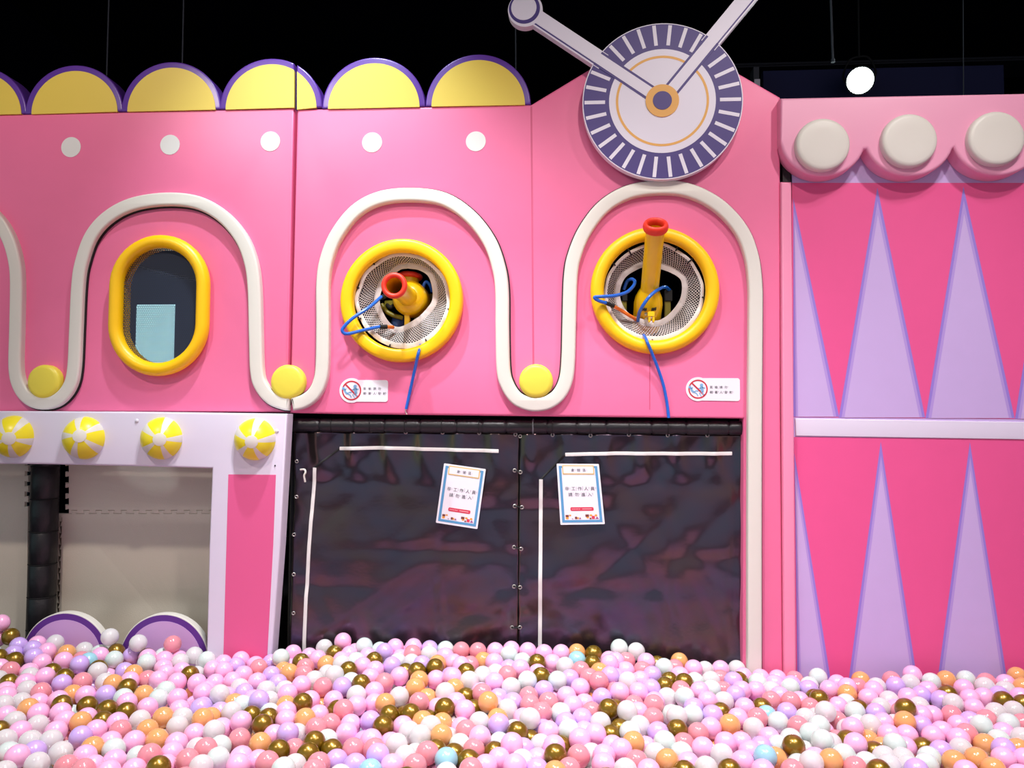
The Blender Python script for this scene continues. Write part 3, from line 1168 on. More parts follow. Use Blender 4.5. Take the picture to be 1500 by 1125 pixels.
def hose(parent, pts, r, m, name='hose', label=None):
    bm = bmesh.new()
    tube(bm, [V(*p) for p in pts], r, 10, per=8)
    return obj(name, bm, m, parent, 60, label=label)


def strut(name, parent, px0, px1, py0, py1, ya, yb, m, label=None):
    a = V(px0, py1, ya); b = V(px1, py0, ya)
    bm = bmesh.new()
    box(bm, a.x, b.x, ya, yb, a.z, b.z)
    bmesh.ops.bevel(bm, geom=bm.edges[:], offset=0.003, segments=2, affect='EDGES')
    return obj(name, bm, m, parent, 40, label=label)


mz = V(577, 418, -0.27); bd = V(602, 438, 0.12)
c1 = thing('air_cannon', 'yellow toy air cannon with red muzzle aimed straight out of its porthole', 'air cannon', bd, 'air cannons')
ax = (mz - bd).normalized(); L = (mz - bd).length
bm = bmesh.new()
lathe(bm, [(0.046, 0.0), (0.046, L), (0.040, L), (0.040, 0.02), (0, 0.02)], bd, ax, 40)
obj('barrel', bm, YELLOW_METAL, c1, 50)
bm = bmesh.new()
lathe(bm, torus_prof(0.049, 0.0125, 14, L - 0.008, 1.1), bd, ax, 44, close=True)
obj('muzzle_ring', bm, RED, c1, 70, label='red muzzle ring')
bm = bmesh.new()
lathe(bm, [(0, -0.10), (0.06, -0.10), (0.084, -0.085), (0.090, -0.05), (0.090, 0.02), (0.086, 0.045), (0.070, 0.07), (0.048, 0.08), (0.047, 0.10)], bd, ax, 40)
obj('body', bm, YELLOW_METAL, c1, 50)
hp = V(601, 405, 0.15)
bm = bmesh.new()
lathe(bm, [(0.046, -0.16), (0.046, 0.0), (0.041, 0.0), (0.041, -0.10), (0, -0.10)], hp, (0.05, 0.1, 1), 32)
h_ = obj('feed_tube', bm, YELLOW_METAL, c1, 50)
bm = bmesh.new()
lathe(bm, torus_prof(0.050, 0.014, 14, 0.0), hp, (0.05, 0.1, 1), 36, close=True)
obj('tube_rim', bm, RED, h_, 70, label='red rim')
strut('support_bar', c1, 592, 600, 452, 481, 0.085, 0.11, YELLOW_METAL)
hose(c1, [(559, 446, 0.12), (566, 456, 0.11), (576, 462, 0.11), (590, 466, 0.12)], 0.012, OLIVE, 'handle', 'olive curved handle')
strut('side_plate', c1, 563, 580, 440, 448, 0.12, 0.16, OLIVE)
strut('base_plate', c1, 606, 634, 430, 478, 0.22, 0.26, OLIVE)
bm = bmesh.new()
pc = V(582, 476, 0.17)
lathe(bm, [(0, -0.03), (0.03, -0.03), (0.034, -0.02), (0.034, 0.03), (0.02, 0.045), (0, 0.05)], pc, (0.25, -0.2, 1), 24)
obj('air_valve', bm, mat('valve_blue', (70, 110, 175), 0.35), c1, 50, label='blue air valve')
hose(c1, [(567, 446, 0.13), (571, 450, 0.10), (578, 447, 0.12)], 0.010, BLACK_MATTE, 'grip')
hose(c1, [(625, 436, 0.14), (620, 423, 0.12), (624, 413, 0.12), (630, 418, 0.13), (633, 427, 0.15)], 0.0085, HOSE_BLUE, 'coiled_hose', 'blue hose loop at the back')
lh = hose(c1, [(566, 432, 0.06), (559, 434.6, 0.02), (543, 448.5, -0.05), (517, 466, -0.10), (503, 480, -0.11), (502, 486, -0.11), (509, 489, -0.10), (531, 484, -0.06), (557, 478.5, -0.01)], 0.0085, HOSE_BLUE, 'hose', 'blue hose looping out over the ring')
bm = bmesh.new(); tube(bm, [V(556, 478.6, -0.01), V(567, 478.6, 0.01)], 0.011, 10, per=1); obj('connector', bm, BLACK_MATTE, lh, 40)
bm = bmesh.new(); tube(bm, [V(566, 478.6, 0.01), V(576, 479.5, 0.05)], 0.009, 10, per=1); obj('hose_end', bm, HOSE_ORANGE, lh, 40, label='orange hose end')
bm = bmesh.new(); tube(bm, [V(567, 431, 0.06), V(559, 436, 0.02)], 0.013, 10, per=1); obj('connector', bm, BLACK_MATTE, lh, 40)

mz2 = V(960.5, 331, -0.20); lo2 = V(951, 430, 0.05)
ax2 = (mz2 - lo2).normalized(); L2 = (mz2 - lo2).length
c2 = thing('air_cannon', 'yellow toy air cannon with red muzzle pointing steeply upward below the clock', 'air cannon', lo2, 'air cannons')
bm = bmesh.new()
lathe(bm, [(0.044, 0.0), (0.044, L2 + 0.01), (0.039, L2 + 0.01), (0.039, 0.06), (0, 0.06)], lo2, ax2, 40)
obj('barrel', bm, YELLOW_METAL, c2, 50)
bm = bmesh.new()
lathe(bm, torus_prof(0.0475, 0.0115, 14, L2 - 0.004, 1.9), lo2, ax2, 44, close=True)
obj('muzzle_ring', bm, RED, c2, 70, label='red muzzle ring')
bm = bmesh.new()
lathe(bm, [(0, -0.20), (0.070, -0.20), (0.070, -0.10), (0.071, -0.06), (0.066, -0.025), (0.056, 0.0), (0.047, 0.02), (0.045, 0.028)], lo2, ax2, 40)
b2 = obj('body', bm, YELLOW_METAL, c2, 40)
for px, py in ((942.5, 452), (944.7, 452.3), (947, 452.6), (956, 452.4), (958.5, 452), (961, 451.4)):
    bm = bmesh.new()
    p = V(px, py, -0.012)
    box(bm, p.x - 0.0016, p.x + 0.0016, p.y, p.y + 0.05, p.z - 0.006, p.z + 0.006)
    obj('cooling_slot', bm, BLACK_MATTE, b2, 0)
strut('valve_block', c2, 949, 959, 456, 464, -0.04, 0.03, YELLOW_METAL)
strut('valve_foot', c2, 950, 953, 463, 472, -0.04, -0.01, YELLOW_METAL)
strut('valve_foot', c2, 956, 959, 463, 472, -0.04, -0.01, YELLOW_METAL)
bm = bmesh.new(); tube(bm, [V(945.5, 460, -0.01), V(949, 460, -0.02)], 0.008, 10, per=1); obj('fitting', bm, CHROME, c2, 40)
bm = bmesh.new(); tube(bm, [V(945.5, 467, -0.01), V(949, 467, -0.02)], 0.006, 10, per=1); obj('fitting', bm, CHROME, c2, 40)
strut('fork_post', c2, 911, 918, 440, 456, 0.10, 0.13, OLIVE)
strut('fork_post', c2, 974, 982.5, 440, 474, 0.10, 0.13, OLIVE)
strut('post_cap', c2, 912, 919, 430, 441, 0.09, 0.13, BLACK_MATTE)
strut('post_cap', c2, 974, 985, 424, 441, 0.09, 0.13, BLACK_MATTE)
lh = hose(c2, [(914, 424, 0.10), (919, 412, 0.08), (926, 409, 0.05), (930, 413, 0.03), (927, 420, 0.01), (918, 428, -0.02), (901, 433, -0.06), (880, 434.5, -0.09), (871, 435.6, -0.10), (876, 440, -0.09), (888, 444, -0.07)], 0.0085, HOSE_BLUE, 'hose', 'blue hose kinked over the ring')
bm = bmesh.new(); tube(bm, [V(887, 443.6, -0.07), V(899, 448.5, -0.045)], 0.010, 10, per=1); obj('connector', bm, BLACK_MATTE, lh, 40)
bm = bmesh.new(); tube(bm, [V(898, 448, -0.045), V(908, 453.5, 0.0), V(920, 461, 0.02), V(934, 469, 0.06)], 0.0085, 10, per=5); obj('hose_end', bm, HOSE_ORANGE, lh, 60, label='orange hose end')
hose(c2, [(934.5, 470, 0.05), (936, 460, 0.0), (941, 449, -0.04), (951, 435, -0.05), (963, 425, -0.02), (974, 420.5, 0.05), (981, 425, 0.10)], 0.0085, HOSE_BLUE, 'coiled_hose', 'blue hose arching across the body')

for pts, lab in (([(616, 505, 0.0), (614.5, 512, -0.05), (612.5, 519, -0.072), (608, 540, -0.045), (602, 567, -0.022), (595, 599, -0.012)], 'blue air hose hanging out of the porthole whose cannon faces the viewer'),
                 ([(943, 491, 0.0), (946, 496, -0.05), (949, 503, -0.07), (956, 520, -0.05), (965, 543, -0.03), (972, 565, -0.018), (977, 590, -0.012), (979.5, 612, -0.011)], 'blue air hose curving down from the porthole under the clock')):
    bm = bmesh.new()
    tube(bm, [V(*p) for p in pts], 0.0078, 10, per=8)
    tag(obj('air_hose', bm, HOSE_BLUE, None, 60, loc=V(*pts[-1])), lab, 'hose', 'blue air hoses below the portholes')
bm = bmesh.new(); tube(bm, [V(594.8, 597, -0.012), V(594, 602, -0.006), V(596, 607, -0.004)], 0.003, 8, per=4)
tag(obj('string', bm, WHITE, None, 60, loc=V(596, 607, -0.004)), 'short white string at the lower end of the straight blue hose', 'string')


# ------------------------------------------------------------------ warning stickers
def ruby(bm, place, s, marks, u, v, su, sv, d, mi=0, gap=1.04):
    letters(bm, place, s, u, v, su, sv, d, mi)
    k = 0.30
    n = len(marks)
    for i, c in enumerate(marks):
        letters(bm, place, c, u + su * gap, v + sv * (0.38 + (n / 2 - 1 - i) * k * 1.0), su * k, sv * k, d, mi)


def sticker(x0, x1, cxp, cyp, yt, yb, label):
    """pill sticker: round pictogram end, squared text end"""
    Y = -0.003
    a = P(x0, yt, Y); b = P(x1, yb, Y)
    t = thing('warning_sticker', label, 'sticker', ((a.x + b.x) / 2, Y, (a.z + b.z) / 2), 'warning stickers')
    c = P(cxp, cyp, Y)
    r = P(cxp + 17.8, cyp, Y).x - c.x
    bm = bmesh.new()
    zt, zb_ = P(x1, yt, Y).z, P(x1, yb, Y).z
    da = math.asin(min(0.95, (zt - c.z) / r)); db = math.asin(min(0.95, (c.z - zb_) / r))
    arc = [(c.x + r * cos(q), c.z + r * sin(q)) for q in [da + (2 * pi - da - db) * i / 40 for i in range(41)]]
    rc = 0.012
    right = [(b.x - rc + rc * cos(q), zb_ + rc + rc * sin(q)) for q in [-pi / 2 + pi / 2 * i / 5 for i in range(6)]] + [(b.x - rc + rc * cos(q), zt - rc + rc * sin(q)) for q in [pi / 2 * i / 5 for i in range(6)]]
    prism(bm, arc + right, Y, 0.001)
    obj('backing', bm, PAPER, t, 0, label='white pill-shaped backing')
    # red ring and slash
    bm = bmesh.new()
    rr = r * 0.80
    prism(bm, circle(c.x, c.z, rr, 48), Y - 0.0012, Y + 0.001, holes=[circle(c.x, c.z, rr * 0.86, 48)], back=False)
    d = Vector((1, -1)).normalized(); n = Vector((1, 1)).normalized() * rr * 0.075
    o = Vector((c.x, c.z))
    prism(bm, [tuple(o - d * rr * 0.9 - n), tuple(o + d * rr * 0.3 - n), tuple(o + d * rr * 0.3 + n), tuple(o - d * rr * 0.9 + n)], Y - 0.0018, Y + 0.001, back=False)
    prism(bm, [tuple(o + d * rr * 0.3 - n), tuple(o + d * rr * 0.9 - n), tuple(o + d * rr * 0.9 + n), tuple(o + d * rr * 0.3 + n)], Y - 0.0012, Y + 0.001, back=False)
    obj('prohibition_ring', bm, SIGN_RED, t, 0, label='red ring with a slash')
    # two little blue figures: a thrower falling back and a shooter
    bm = bmesh.new()

    def q(u, v):
        return (c.x + u * rr, c.z + v * rr)

    def limb(pts, w):
        prism(bm, band([q(*p) for p in pts], w * rr), Y - 0.0015, Y + 0.001, back=False)
    prism(bm, circle(*q(0.36, 0.42), rr * 0.17, 20), Y - 0.0015, Y + 0.001, back=False)
    limb([(0.36, 0.28), (0.40, 0.0), (0.46, -0.30)], 0.15)
    limb([(0.30, 0.12), (0.05, 0.06), (-0.02, 0.12)], 0.06)
    limb([(0.42, 0.16), (0.72, 0.12)], 0.06)
    limb([(0.44, -0.25), (0.55, -0.62)], 0.06)
    limb([(0.30, -0.38), (0.12, -0.40), (0.36, -0.78)], 0.035)
    prism(bm, circle(*q(-0.84, 0.20), rr * 0.15, 20), Y - 0.0015, Y + 0.001, back=False)
    limb([(-0.76, 0.12), (-0.62, -0.16), (-0.42, -0.34)], 0.10)
    limb([(-0.66, 0.02), (-0.56, 0.22)], 0.06)
    limb([(-0.42, -0.30), (-0.20, -0.16), (0.02, -0.22)], 0.05)
    limb([(-0.40, -0.34), (-0.15, -0.44), (-0.02, -0.70)], 0.05)
    obj('pictogram', bm, SIGN_BLUE, t, 0, label='blue pictogram of a figure shooting at another')
    bm = bmesh.new()
    tl = P(x0, yt, Y); place = quad_place((a.x, Y, zt), (b.x, Y, zt), (b.x, Y, zb_), (a.x, Y, zb_))
    wid = b.x - a.x; hei = zt - zb_
    s = 0.0150
    su, sv = s / wid, s / hei
    pu = 7.15 / (x1 - x0)
    u0 = (cxp + 17.2 - x0) / (x1 - x0)
    for i, (ch, mk) in enumerate((('氣', 'ㄑㄧˋ'), ('槍', 'ㄑㄧㄤ'), ('請', 'ㄑㄧㄥˇ'), ('勿', 'ㄨˋ'))):
        ruby(bm, place, ch, mk, u0 + pu * i, 0.55, su, sv, 0.0008)
    for i, (ch, mk) in enumerate((('朝', 'ㄔㄠˊ'), ('著', 'ㄓㄜ˙'), ('人', 'ㄖㄣˊ'), ('發', 'ㄈㄚ'), ('射', 'ㄕㄜˋ'))):
        ruby(bm, place, ch, mk, u0 + pu * i, 0.33, su, sv, 0.0008)
    obj('lettering', bm, INK, t, 0)


sticker(497, 568, 515, 572, 556.8, 588.6, 'white warning sticker with a red no-shooting sign under the porthole whose cannon faces the viewer')
sticker(1004.5, 1084, 1022.5, 570, 554, 587.5, 'white warning sticker with a red no-shooting sign beside the tall white trim leg')

# ------------------------------------------------------------------ black curtains under the centre panel
CYB = 0.062


def yc(x, z):
    # broad sag, stretched level
    f = 0.020 * noise.noise(Vector((x * 1.3, z * 2.6, 0.7)))
    # diagonal drapes pulled from the hung corners
    u = x * 0.80 + z * 0.60
    w = -x * 0.60 + z * 0.80
    n1 = noise.noise(Vector((u * 0.9, w * 5.5, 3.0)))
    n2 = noise.noise(Vector(((x * 0.5 - z * 0.86) * 1.2, (x * 0.86 + z * 0.5) * 6.0, 8.0)))
    f += 0.010 * (1 - sqrt(n1 * n1 + 0.006) * 2.2) + 0.007 * (1 - sqrt(n2 * n2 + 0.006) * 2.2) - 0.006
    # storage creases: folded flat, so sharp near-level ridges
    for zc, amp, ph in ((1.17, 0.005, 0.0), (1.04, 0.006, 2.0), (0.83, 0.006, 4.0), (0.66, 0.005, 1.0), (0.52, 0.004, 3.0)):
        q = zc + 0.010 * sin(x * 3.1 + ph) + 0.006 * noise.noise(Vector((x * 6, ph, 0)))
        f += amp * (1 - min(1.0, abs(z - q) / 0.05)) * (0.55 + 0.45 * sin(x * 4 + ph))
    # upright fold lines
    for xc in (-0.62, -0.25, 0.5, 0.8):
        f += 0.003 * (1 - min(1.0, abs(x - xc - 0.01 * sin(z * 7)) / 0.03))
    top = max(0.0, min(1.0, (z - 1.16) / 0.16))
    # swags between the grommets: creases fan out from each tie point
    ph_ = (x / 0.178) % 1.0 - 0.5
    f += top * (0.013 * cos(2 * pi * ph_) + 0.003 * cos(2 * pi * ph_ * 2 + 4 * top))
    return CYB + max(-0.020, min(0.035, f - 0.006))


def curtain(x0, x1, label):
    zt = P(600, 633, CYB).z
    t = thing('curtain', label, 'curtain', ((x0 + x1) / 2, CYB, 0.04), 'black curtains')
    bm = bmesh.new()
    nx, nz = 110, 110
    g = [[bm.verts.new((x0 + (x1 - x0) * i / nx, yc(x0 + (x1 - x0) * i / nx, 0.04 + (zt - 0.04) * j / nz), 0.04 + (zt - 0.04) * j / nz)) for j in range(nz + 1)] for i in range(nx + 1)]
    for i in range(nx):
        for j in range(nz):
            bm.faces.new((g[i][j], g[i + 1][j], g[i + 1][j + 1], g[i][j + 1]))
    o = obj('sheet', bm, CURTAIN, t, 80)
    md = o.modifiers.new('thick', 'SOLIDIFY'); md.thickness = 0.002; md.offset = -1
    return t


def on_curtain(parent, px_pts, half_px, name, m, label=None, lift=0.004, n=40):
    pts = [P(x, y, CYB) for x, y in px_pts]
    path = []
    for a, b in zip(pts, pts[1:]):
        for k in range(n):
            path.append((a.x + (b.x - a.x) * k / n, a.z + (b.z - a.z) * k / n))
    path.append((pts[-1].x, pts[-1].z))
    hw = half_px / 300
    ol = band(path, hw)
    h = len(path)
    bm = bmesh.new()
    Lp, Rp = ol[:h], ol[h:][::-1]
    g = []
    for (lx, lz), (rx, rz) in zip(Lp, Rp):
        ym = yc((lx + rx) / 2, (lz + rz) / 2) - 0.002
        g.append([bm.verts.new(c) for c in ((lx, ym - lift, lz), ((lx + rx) / 2, ym - lift - 0.002, (lz + rz) / 2), (rx, ym - lift, rz), (rx, ym + 0.001, rz), (lx, ym + 0.001, lz))])
    for r0, r1 in zip(g, g[1:]):
        for k in range(5):
            bm.faces.new((r0[k], r0[(k + 1) % 5], r1[(k + 1) % 5], r1[k]))
    bm.faces.new(g[0]); bm.faces.new(g[-1][::-1])
    bmesh.ops.recalc_face_normals(bm, faces=bm.faces)
    return obj(name, bm, m, parent, 40, label=label)


def grommet(parent, px, py, tie=None):
    p = P(px, py, CYB)
    y = yc(p.x, p.z) - 0.004
    bm = bmesh.new()
    lathe(bm, torus_prof(0.0075, 0.0028, 8), (p.x, y, p.z), (0.15, -1, 0), 16, close=True)
    obj('grommet', bm, CHROME, parent, 60, label='metal grommet')


xl = P(428, 800, CYB).x; xm = P(759.5, 800, CYB).x; xr_ = P(1088, 800, CYB).x - 0.002
k1 = curtain(xl, xm - 0.002, 'black vinyl curtain under the porthole whose cannon faces the viewer, one notice stuck on it')
k2 = curtain(xm + 0.002, xr_, 'black vinyl curtain next to the white trim leg, one notice stuck on it')
ZIP = mat('white_tape', (226, 222, 220), 0.5)
on_curtain(k1, [(497, 657), (560, 656), (650, 658.5), (731, 660.5)], 2.6, 'tape_strip', ZIP, 'white level strip')
on_curtain(k1, [(461, 685), (457, 740), (453, 800), (449.5, 870), (446, 990)], 2.6, 'tape_strip', ZIP, 'white upright strip')
on_curtain(k1, [(461, 685), (497, 657)], 1.6, 'corner_seam', BLACK_MATTE, None, 0.002)
on_curtain(k2, [(828, 665.5), (900, 664), (1000, 664.5), (1073, 664.5)], 2.6, 'tape_strip', ZIP, 'white level strip')
on_curtain(k2, [(792.5, 702), (792, 760), (791.5, 850), (790.5, 1000)], 2.7, 'tape_strip', ZIP, 'white upright strip')
on_curtain(k2, [(792.5, 702), (828, 665.5)], 1.6, 'corner_seam', BLACK_MATTE, None, 0.002)
for x, y in ((487, 629), (543, 631), (594, 633), (648, 633.5), (702, 634), (755, 636.5), (754, 689), (754, 741.5), (753, 801.5), (753, 859), (750, 919.5), (434, 676), (433.5, 728), (430, 783), (425, 841), (424, 897.5)):
    grommet(k1, max(x, 431), y)
for x, y in ((762, 639), (809.5, 637), (865, 638), (921, 636.5), (978, 637.5), (1036, 637.5), (762.5, 691.5), (764.5, 743.5), (763.5, 804), (762, 860), (761.5, 919.5)):
    grommet(k2, x, y)
for xa, ya, xb, yb in ((754, 689, 762.5, 691.5), (754, 741.5, 764.5, 743.5), (753, 801.5, 763.5, 804), (753, 859, 762, 860), (750, 919.5, 761.5, 919.5)):
    a, b = P(xa, ya, CYB), P(xb, yb, CYB)
    a.y = yc(a.x, a.z) - 0.008; b.y = yc(b.x, b.z) - 0.008
    bm = bmesh.new(); tube(bm, [a, (a + b) / 2 + Vector((0, -0.003, 0)), b], 0.003, 8, per=4)
    obj('lacing', bm, BLACK_MATTE, k1, 60)
bm = bmesh.new()
tube(bm, [P(440, 688, 0.03), P(446, 688, 0.02), P(447.5, 692, 0.015), P(445.5, 697, 0.015), P(447, 706, 0.02)], 0.005, 8, per=5)
obj('pull_cord', bm, WHITE, k1, 60, label='curled white cord end')

# padded poles carrying them
a = P(428, 622.5, 0.055); b = P(1087.5, 627, 0.055)
pp = thing('padded_pole', 'long black padded pole that the black curtains are tied to', 'pole', (a + b) / 2)
rp = 0.034
bm = bmesh.new()
d = (b - a).normalized(); Lp = (b - a).length
cuts = [0]
rnd = random.Random(3)
while cuts[-1] < Lp - 0.2:
    cuts.append(cuts[-1] + rnd.uniform(0.12, 0.22))
cuts.append(Lp)
prof = [(0, 0)]
for s0, s1 in zip(cuts, cuts[1:]):
    prof += [(rp - 0.006, s0 + 0.0005), (rp - 0.001, s0 + 0.006), (rp, s0 + 0.015), (rp, s1 - 0.015), (rp - 0.001, s1 - 0.006), (rp - 0.006, s1 - 0.0005)]
prof.append((0, Lp))
lathe(bm, prof, a, d, 28)
obj('foam_sleeve', bm, BLACK_VINYL, pp, 50)
for x in (487, 543, 594, 648, 702, 809.5, 865, 921, 978, 1036):
    s = (P(x, 625, 0.055) - a).dot(d)
    bm = bmesh.new()
    lathe(bm, torus_prof(rp + 0.0015, 0.0025, 8, s), a, d, 28, close=True)
    obj('zip_tie', bm, BLACK_MATTE, pp, 60)
s = (P(781, 625, 0.055) - a).dot(d)
bm = bmesh.new(); lathe(bm, torus_prof(rp + 0.0015, 0.004, 8, s), a, d, 28, close=True)
obj('zip_tie', bm, STEEL, pp, 60, label='pale joint ring')
c = P(428.5, 800, 0.075)
vp = thing('padded_post', 'black padded upright post at the edge of the curtains, behind the booth column', 'post', (c.x, 0.095, 0))
bm = bmesh.new()
lathe(bm, [(0, 0), (0.034, 0.0), (0.034, a.z - 0.045), (0, a.z - 0.045)], (c.x, 0.125, 0), (0, 0, 1), 24)
obj('foam_sleeve', bm, BLACK_VINYL, vp, 50)


# ------------------------------------------------------------------ paper notices
def notice(tl, tr, br, bl, label):
    Y = 0.032
    q = [P(*c, Y) for c in (tl, tr, br, bl)]
    t = thing('notice', label, 'notice', sum(q, Vector()) / 4, 'paper notices on the black curtains')
    place = quad_place(*q)
    bm = bmesh.new()
    ol = rrect(0, 0, 1, 1, 0.02, 0.014, 3)
    vf = [bm.verts.new(place(u, v, 0.0)) for u, v in ol]
    vb = [bm.verts.new(place(u, v, -0.0015)) for u, v in ol]
    bm.faces.new(vf); bm.faces.new(vb[::-1])
    for i in range(len(ol)):
        j = (i + 1) % len(ol)
        bm.faces.new((vf[j], vf[i], vb[i], vb[j]))
    bmesh.ops.recalc_face_normals(bm, faces=bm.faces)
    obj('sheet', bm, PAPER, t, 0)
    bm = bmesh.new()
    for u0, v0, u1, v1 in ((0.045, 0.035, 0.955, 0.075), (0.045, 0.075, 0.105, 0.93), (0.895, 0.075, 0.955, 0.93), (0.045, 0.93, 0.14, 0.965), (0.86, 0.93, 0.955, 0.965)):
        flat(bm, place, [(u0, v0), (u1, v0), (u1, v1), (u0, v1)], 0.0008)
    obj('border', bm, PAPER_BLUE, t, 0, label='blue border')
    bm = bmesh.new()
    flat(bm, place, rrect(0.125, 0.825, 0.875, 0.975, 0.02, 0.014), 0.0014, 0)
    flat(bm, place, rrect(0.15, 0.842, 0.85, 0.958, 0.012, 0.008), 0.0020, 1)
    obj('title_box', bm, [PAPER_GOLD, PAPER], t, 0, label='gold-edged title box')
    wid = (q[1] - q[0]).length; hei = (q[0] - q[3]).length
    bm = bmesh.new()
    s = 0.0165; su, sv = s / wid, s / hei
    for i, (ch, mk) in enumerate((('倉', 'ㄘㄤ'), ('儲', 'ㄔㄨˇ'), ('區', 'ㄑㄩ'))):
        ruby(bm, place, ch, mk, 0.33 + 0.135 * i, 0.875, su, sv, 0.0026)
    s = 0.0205; su, sv = s / wid, s / hei
    for i, (ch, mk) in enumerate((('非', 'ㄈㄟ'), ('工', 'ㄍㄨㄥ'), ('作', 'ㄗㄨㄛˋ'), ('人', 'ㄖㄣˊ'), ('員', 'ㄩㄢˊ'))):
        ruby(bm, place, ch, mk, 0.155 + 0.148 * i, 0.565, su, sv, 0.0012)
    for i, (ch, mk) in enumerate((('請', 'ㄑㄧㄥˇ'), ('勿', 'ㄨˋ'), ('進', 'ㄐㄧㄣˋ'), ('入', 'ㄖㄨˋ'))):
        ruby(bm, place, ch, mk, 0.225 + 0.148 * i, 0.468, su, sv, 0.0012)
    obj('lettering', bm, INK, t, 0)
    bm = bmesh.new()
    flat(bm, place, rrect(0.25, 0.225, 0.78, 0.285, 0.03, 0.02), 0.0008, 0)
    # the line of print on the banner is too small to read: short pale strokes
    for i in range(5):
        flat(bm, place, [(0.285 + 0.040 * i, 0.247), (0.310 + 0.040 * i, 0.247), (0.310 + 0.040 * i, 0.263), (0.285 + 0.040 * i, 0.263)], 0.0014, 1)
    flat(bm, place, [(0.52, 0.248), (0.735, 0.248), (0.735, 0.262), (0.52, 0.262)], 0.0014, 1)
    obj('banner', bm, [PRINT_RED, mat('banner_print', (238, 160, 172), 0.5)], t, 0, label='red banner')
    halves = [bmesh.new(), bmesh.new()]
    for u0, v0, u1, v1, mi in ((0.13, 0.09, 0.20, 0.125, 0), (0.13, 0.125, 0.20, 0.16, 1), (0.205, 0.14, 0.26, 0.165, 0), (0.27, 0.09, 0.31, 0.105, 2), (0.34, 0.09, 0.39, 0.13, 1), (0.39, 0.09, 0.43, 0.125, 0),
                               (0.43, 0.09, 0.48, 0.125, 2), (0.58, 0.125, 0.66, 0.165, 1), (0.60, 0.10, 0.66, 0.13, 0), (0.67, 0.135, 0.74, 0.165, 0), (0.67, 0.085, 0.71, 0.11, 1), (0.72, 0.09, 0.79, 0.14, 3),
                               (0.79, 0.13, 0.85, 0.165, 0), (0.80, 0.09, 0.88, 0.13, 2)):
        cu, cv = (u0 + u1) / 2, (v0 + v1) / 2
        bm = halves[u0 > 0.5]
        if mi == 2:
            flat(bm, place, [(u0, v0), (u1, v0), (u0, v1)] if u0 < 0.3 else [(u0, v0), (u1, v0), (cu, v1)], 0.0010, mi)
        elif mi == 0 and u1 - u0 < 0.075:
            flat(bm, place, [(cu + (u1 - u0) / 2 * cos(k * pi / 6), cv + (v1 - v0) / 2 * sin(k * pi / 6)) for k in range(12)], 0.0010, mi)
        else:
            flat(bm, place, [(u0, v0), (u1, v0), (u1, v1), (u0, v1)], 0.0012, mi)
    for bm in halves:
        obj('picture_row', bm, [PIC_ORANGE, PIC_BROWN, PIC_PURPLE, PRINT_RED], t, 0, label='row of small coloured pictures')


notice((650.5, 678.6), (711.7, 687.2), (699.3, 775), (638.4, 765.6), 'tilted paper notice on the black curtain that hangs beside the pink stripe column')
notice((815.3, 679.2), (877.2, 679.6), (886, 767.8), (821, 768.8), 'nearly upright paper notice on the black curtain next to the white trim leg')


# ------------------------------------------------------------------ dark hall behind: rods, duct, board, spotlight
RODM = mat('grey_rod', (120, 124, 132), 0.5, metal=0.3)


def rod(px0, py0, px1, py1, Y, r, label):
    a, b = P(px0, py0, Y), P(px1, py1, Y)
    d = (a - b)
    a = b + d * ((5.2 - b.z) / d.z)
    bm = bmesh.new()
    tube(bm, [a, b], r, 8, per=1)
    if py1 < 95:
        lathe(bm, [(0, -0.012), (0.014, -0.012), (0.014, 0.012), (0, 0.012)], b, (0, 0, 1), 12)
    tag(obj('hanging_rod', bm, RODM, None, 40, loc=b), label, 'rod', 'thin rods hanging from the dark ceiling')


rod(159.5, 0, 155, 150, 2.0, 0.0055, 'thin grey ceiling rod above the first whole yellow crest from the photo edge')
rod(269, 0, 266, 140, 2.0, 0.0055, 'thin grey ceiling rod above the second whole yellow crest from the photo edge')
rod(755, 0, 756, 165, 2.0, 0.0045, 'thin grey ceiling rod behind the clock hand with the round white tip')
rod(1217, 0, 1220, 89, 2.0, 0.009, 'thick grey ceiling rod ending in mid air near the bright spotlight')
rod(1411, 40, 1411.5, 145, 2.45, 0.004, 'thin grey ceiling rod in front of the navy board, above the cushions')
dk = mat('dark_duct', (16, 20, 34), 0.6)
bm = bmesh.new()
a, b = P(1062, 95, 2.75), P(1620, 78, 2.75)
box(bm, a.x, b.x, 2.75, 3.1, a.z - 0.02, b.z)
bmesh.ops.bevel(bm, geom=bm.edges[:], offset=0.012, segments=2, affect='EDGES')
tag(obj('ceiling_duct', bm, dk, None, 30, loc=(a.x, 2.9, a.z)), 'long dark duct running level above the navy board', 'duct')
bm = bmesh.new()
a, b = P(1118, 104, 2.5), P(1470, 92, 2.5)
box(bm, a.x, b.x, 2.5, 2.56, 0.02, a.z)
tag(obj('backing_board', bm, NAVY_PANEL, None, 0, loc=(a.x, 2.5, 0.02)), 'navy board standing in the dark behind the pink valance', 'board')
a, b = P(1104, 126, 2.3), P(1112, 98, 2.3)
jb = thing('grey_cabinet', 'grey cabinet with a pale front in the dark behind the gable', 'cabinet', ((a.x + b.x) / 2, 2.3, 0), None)
bm = bmesh.new(); box(bm, a.x, b.x, 2.3, 2.42, 0.0, b.z); obj('case', bm, mat('box_grey', (70, 72, 80), 0.6), jb, 0)
bm = bmesh.new(); box(bm, a.x + 0.004, b.x + 0.004, 2.29, 2.302, a.z - 0.1, a.z + 0.05); obj('front_plate', bm, PAPER, jb, 0, label='pale front plate')

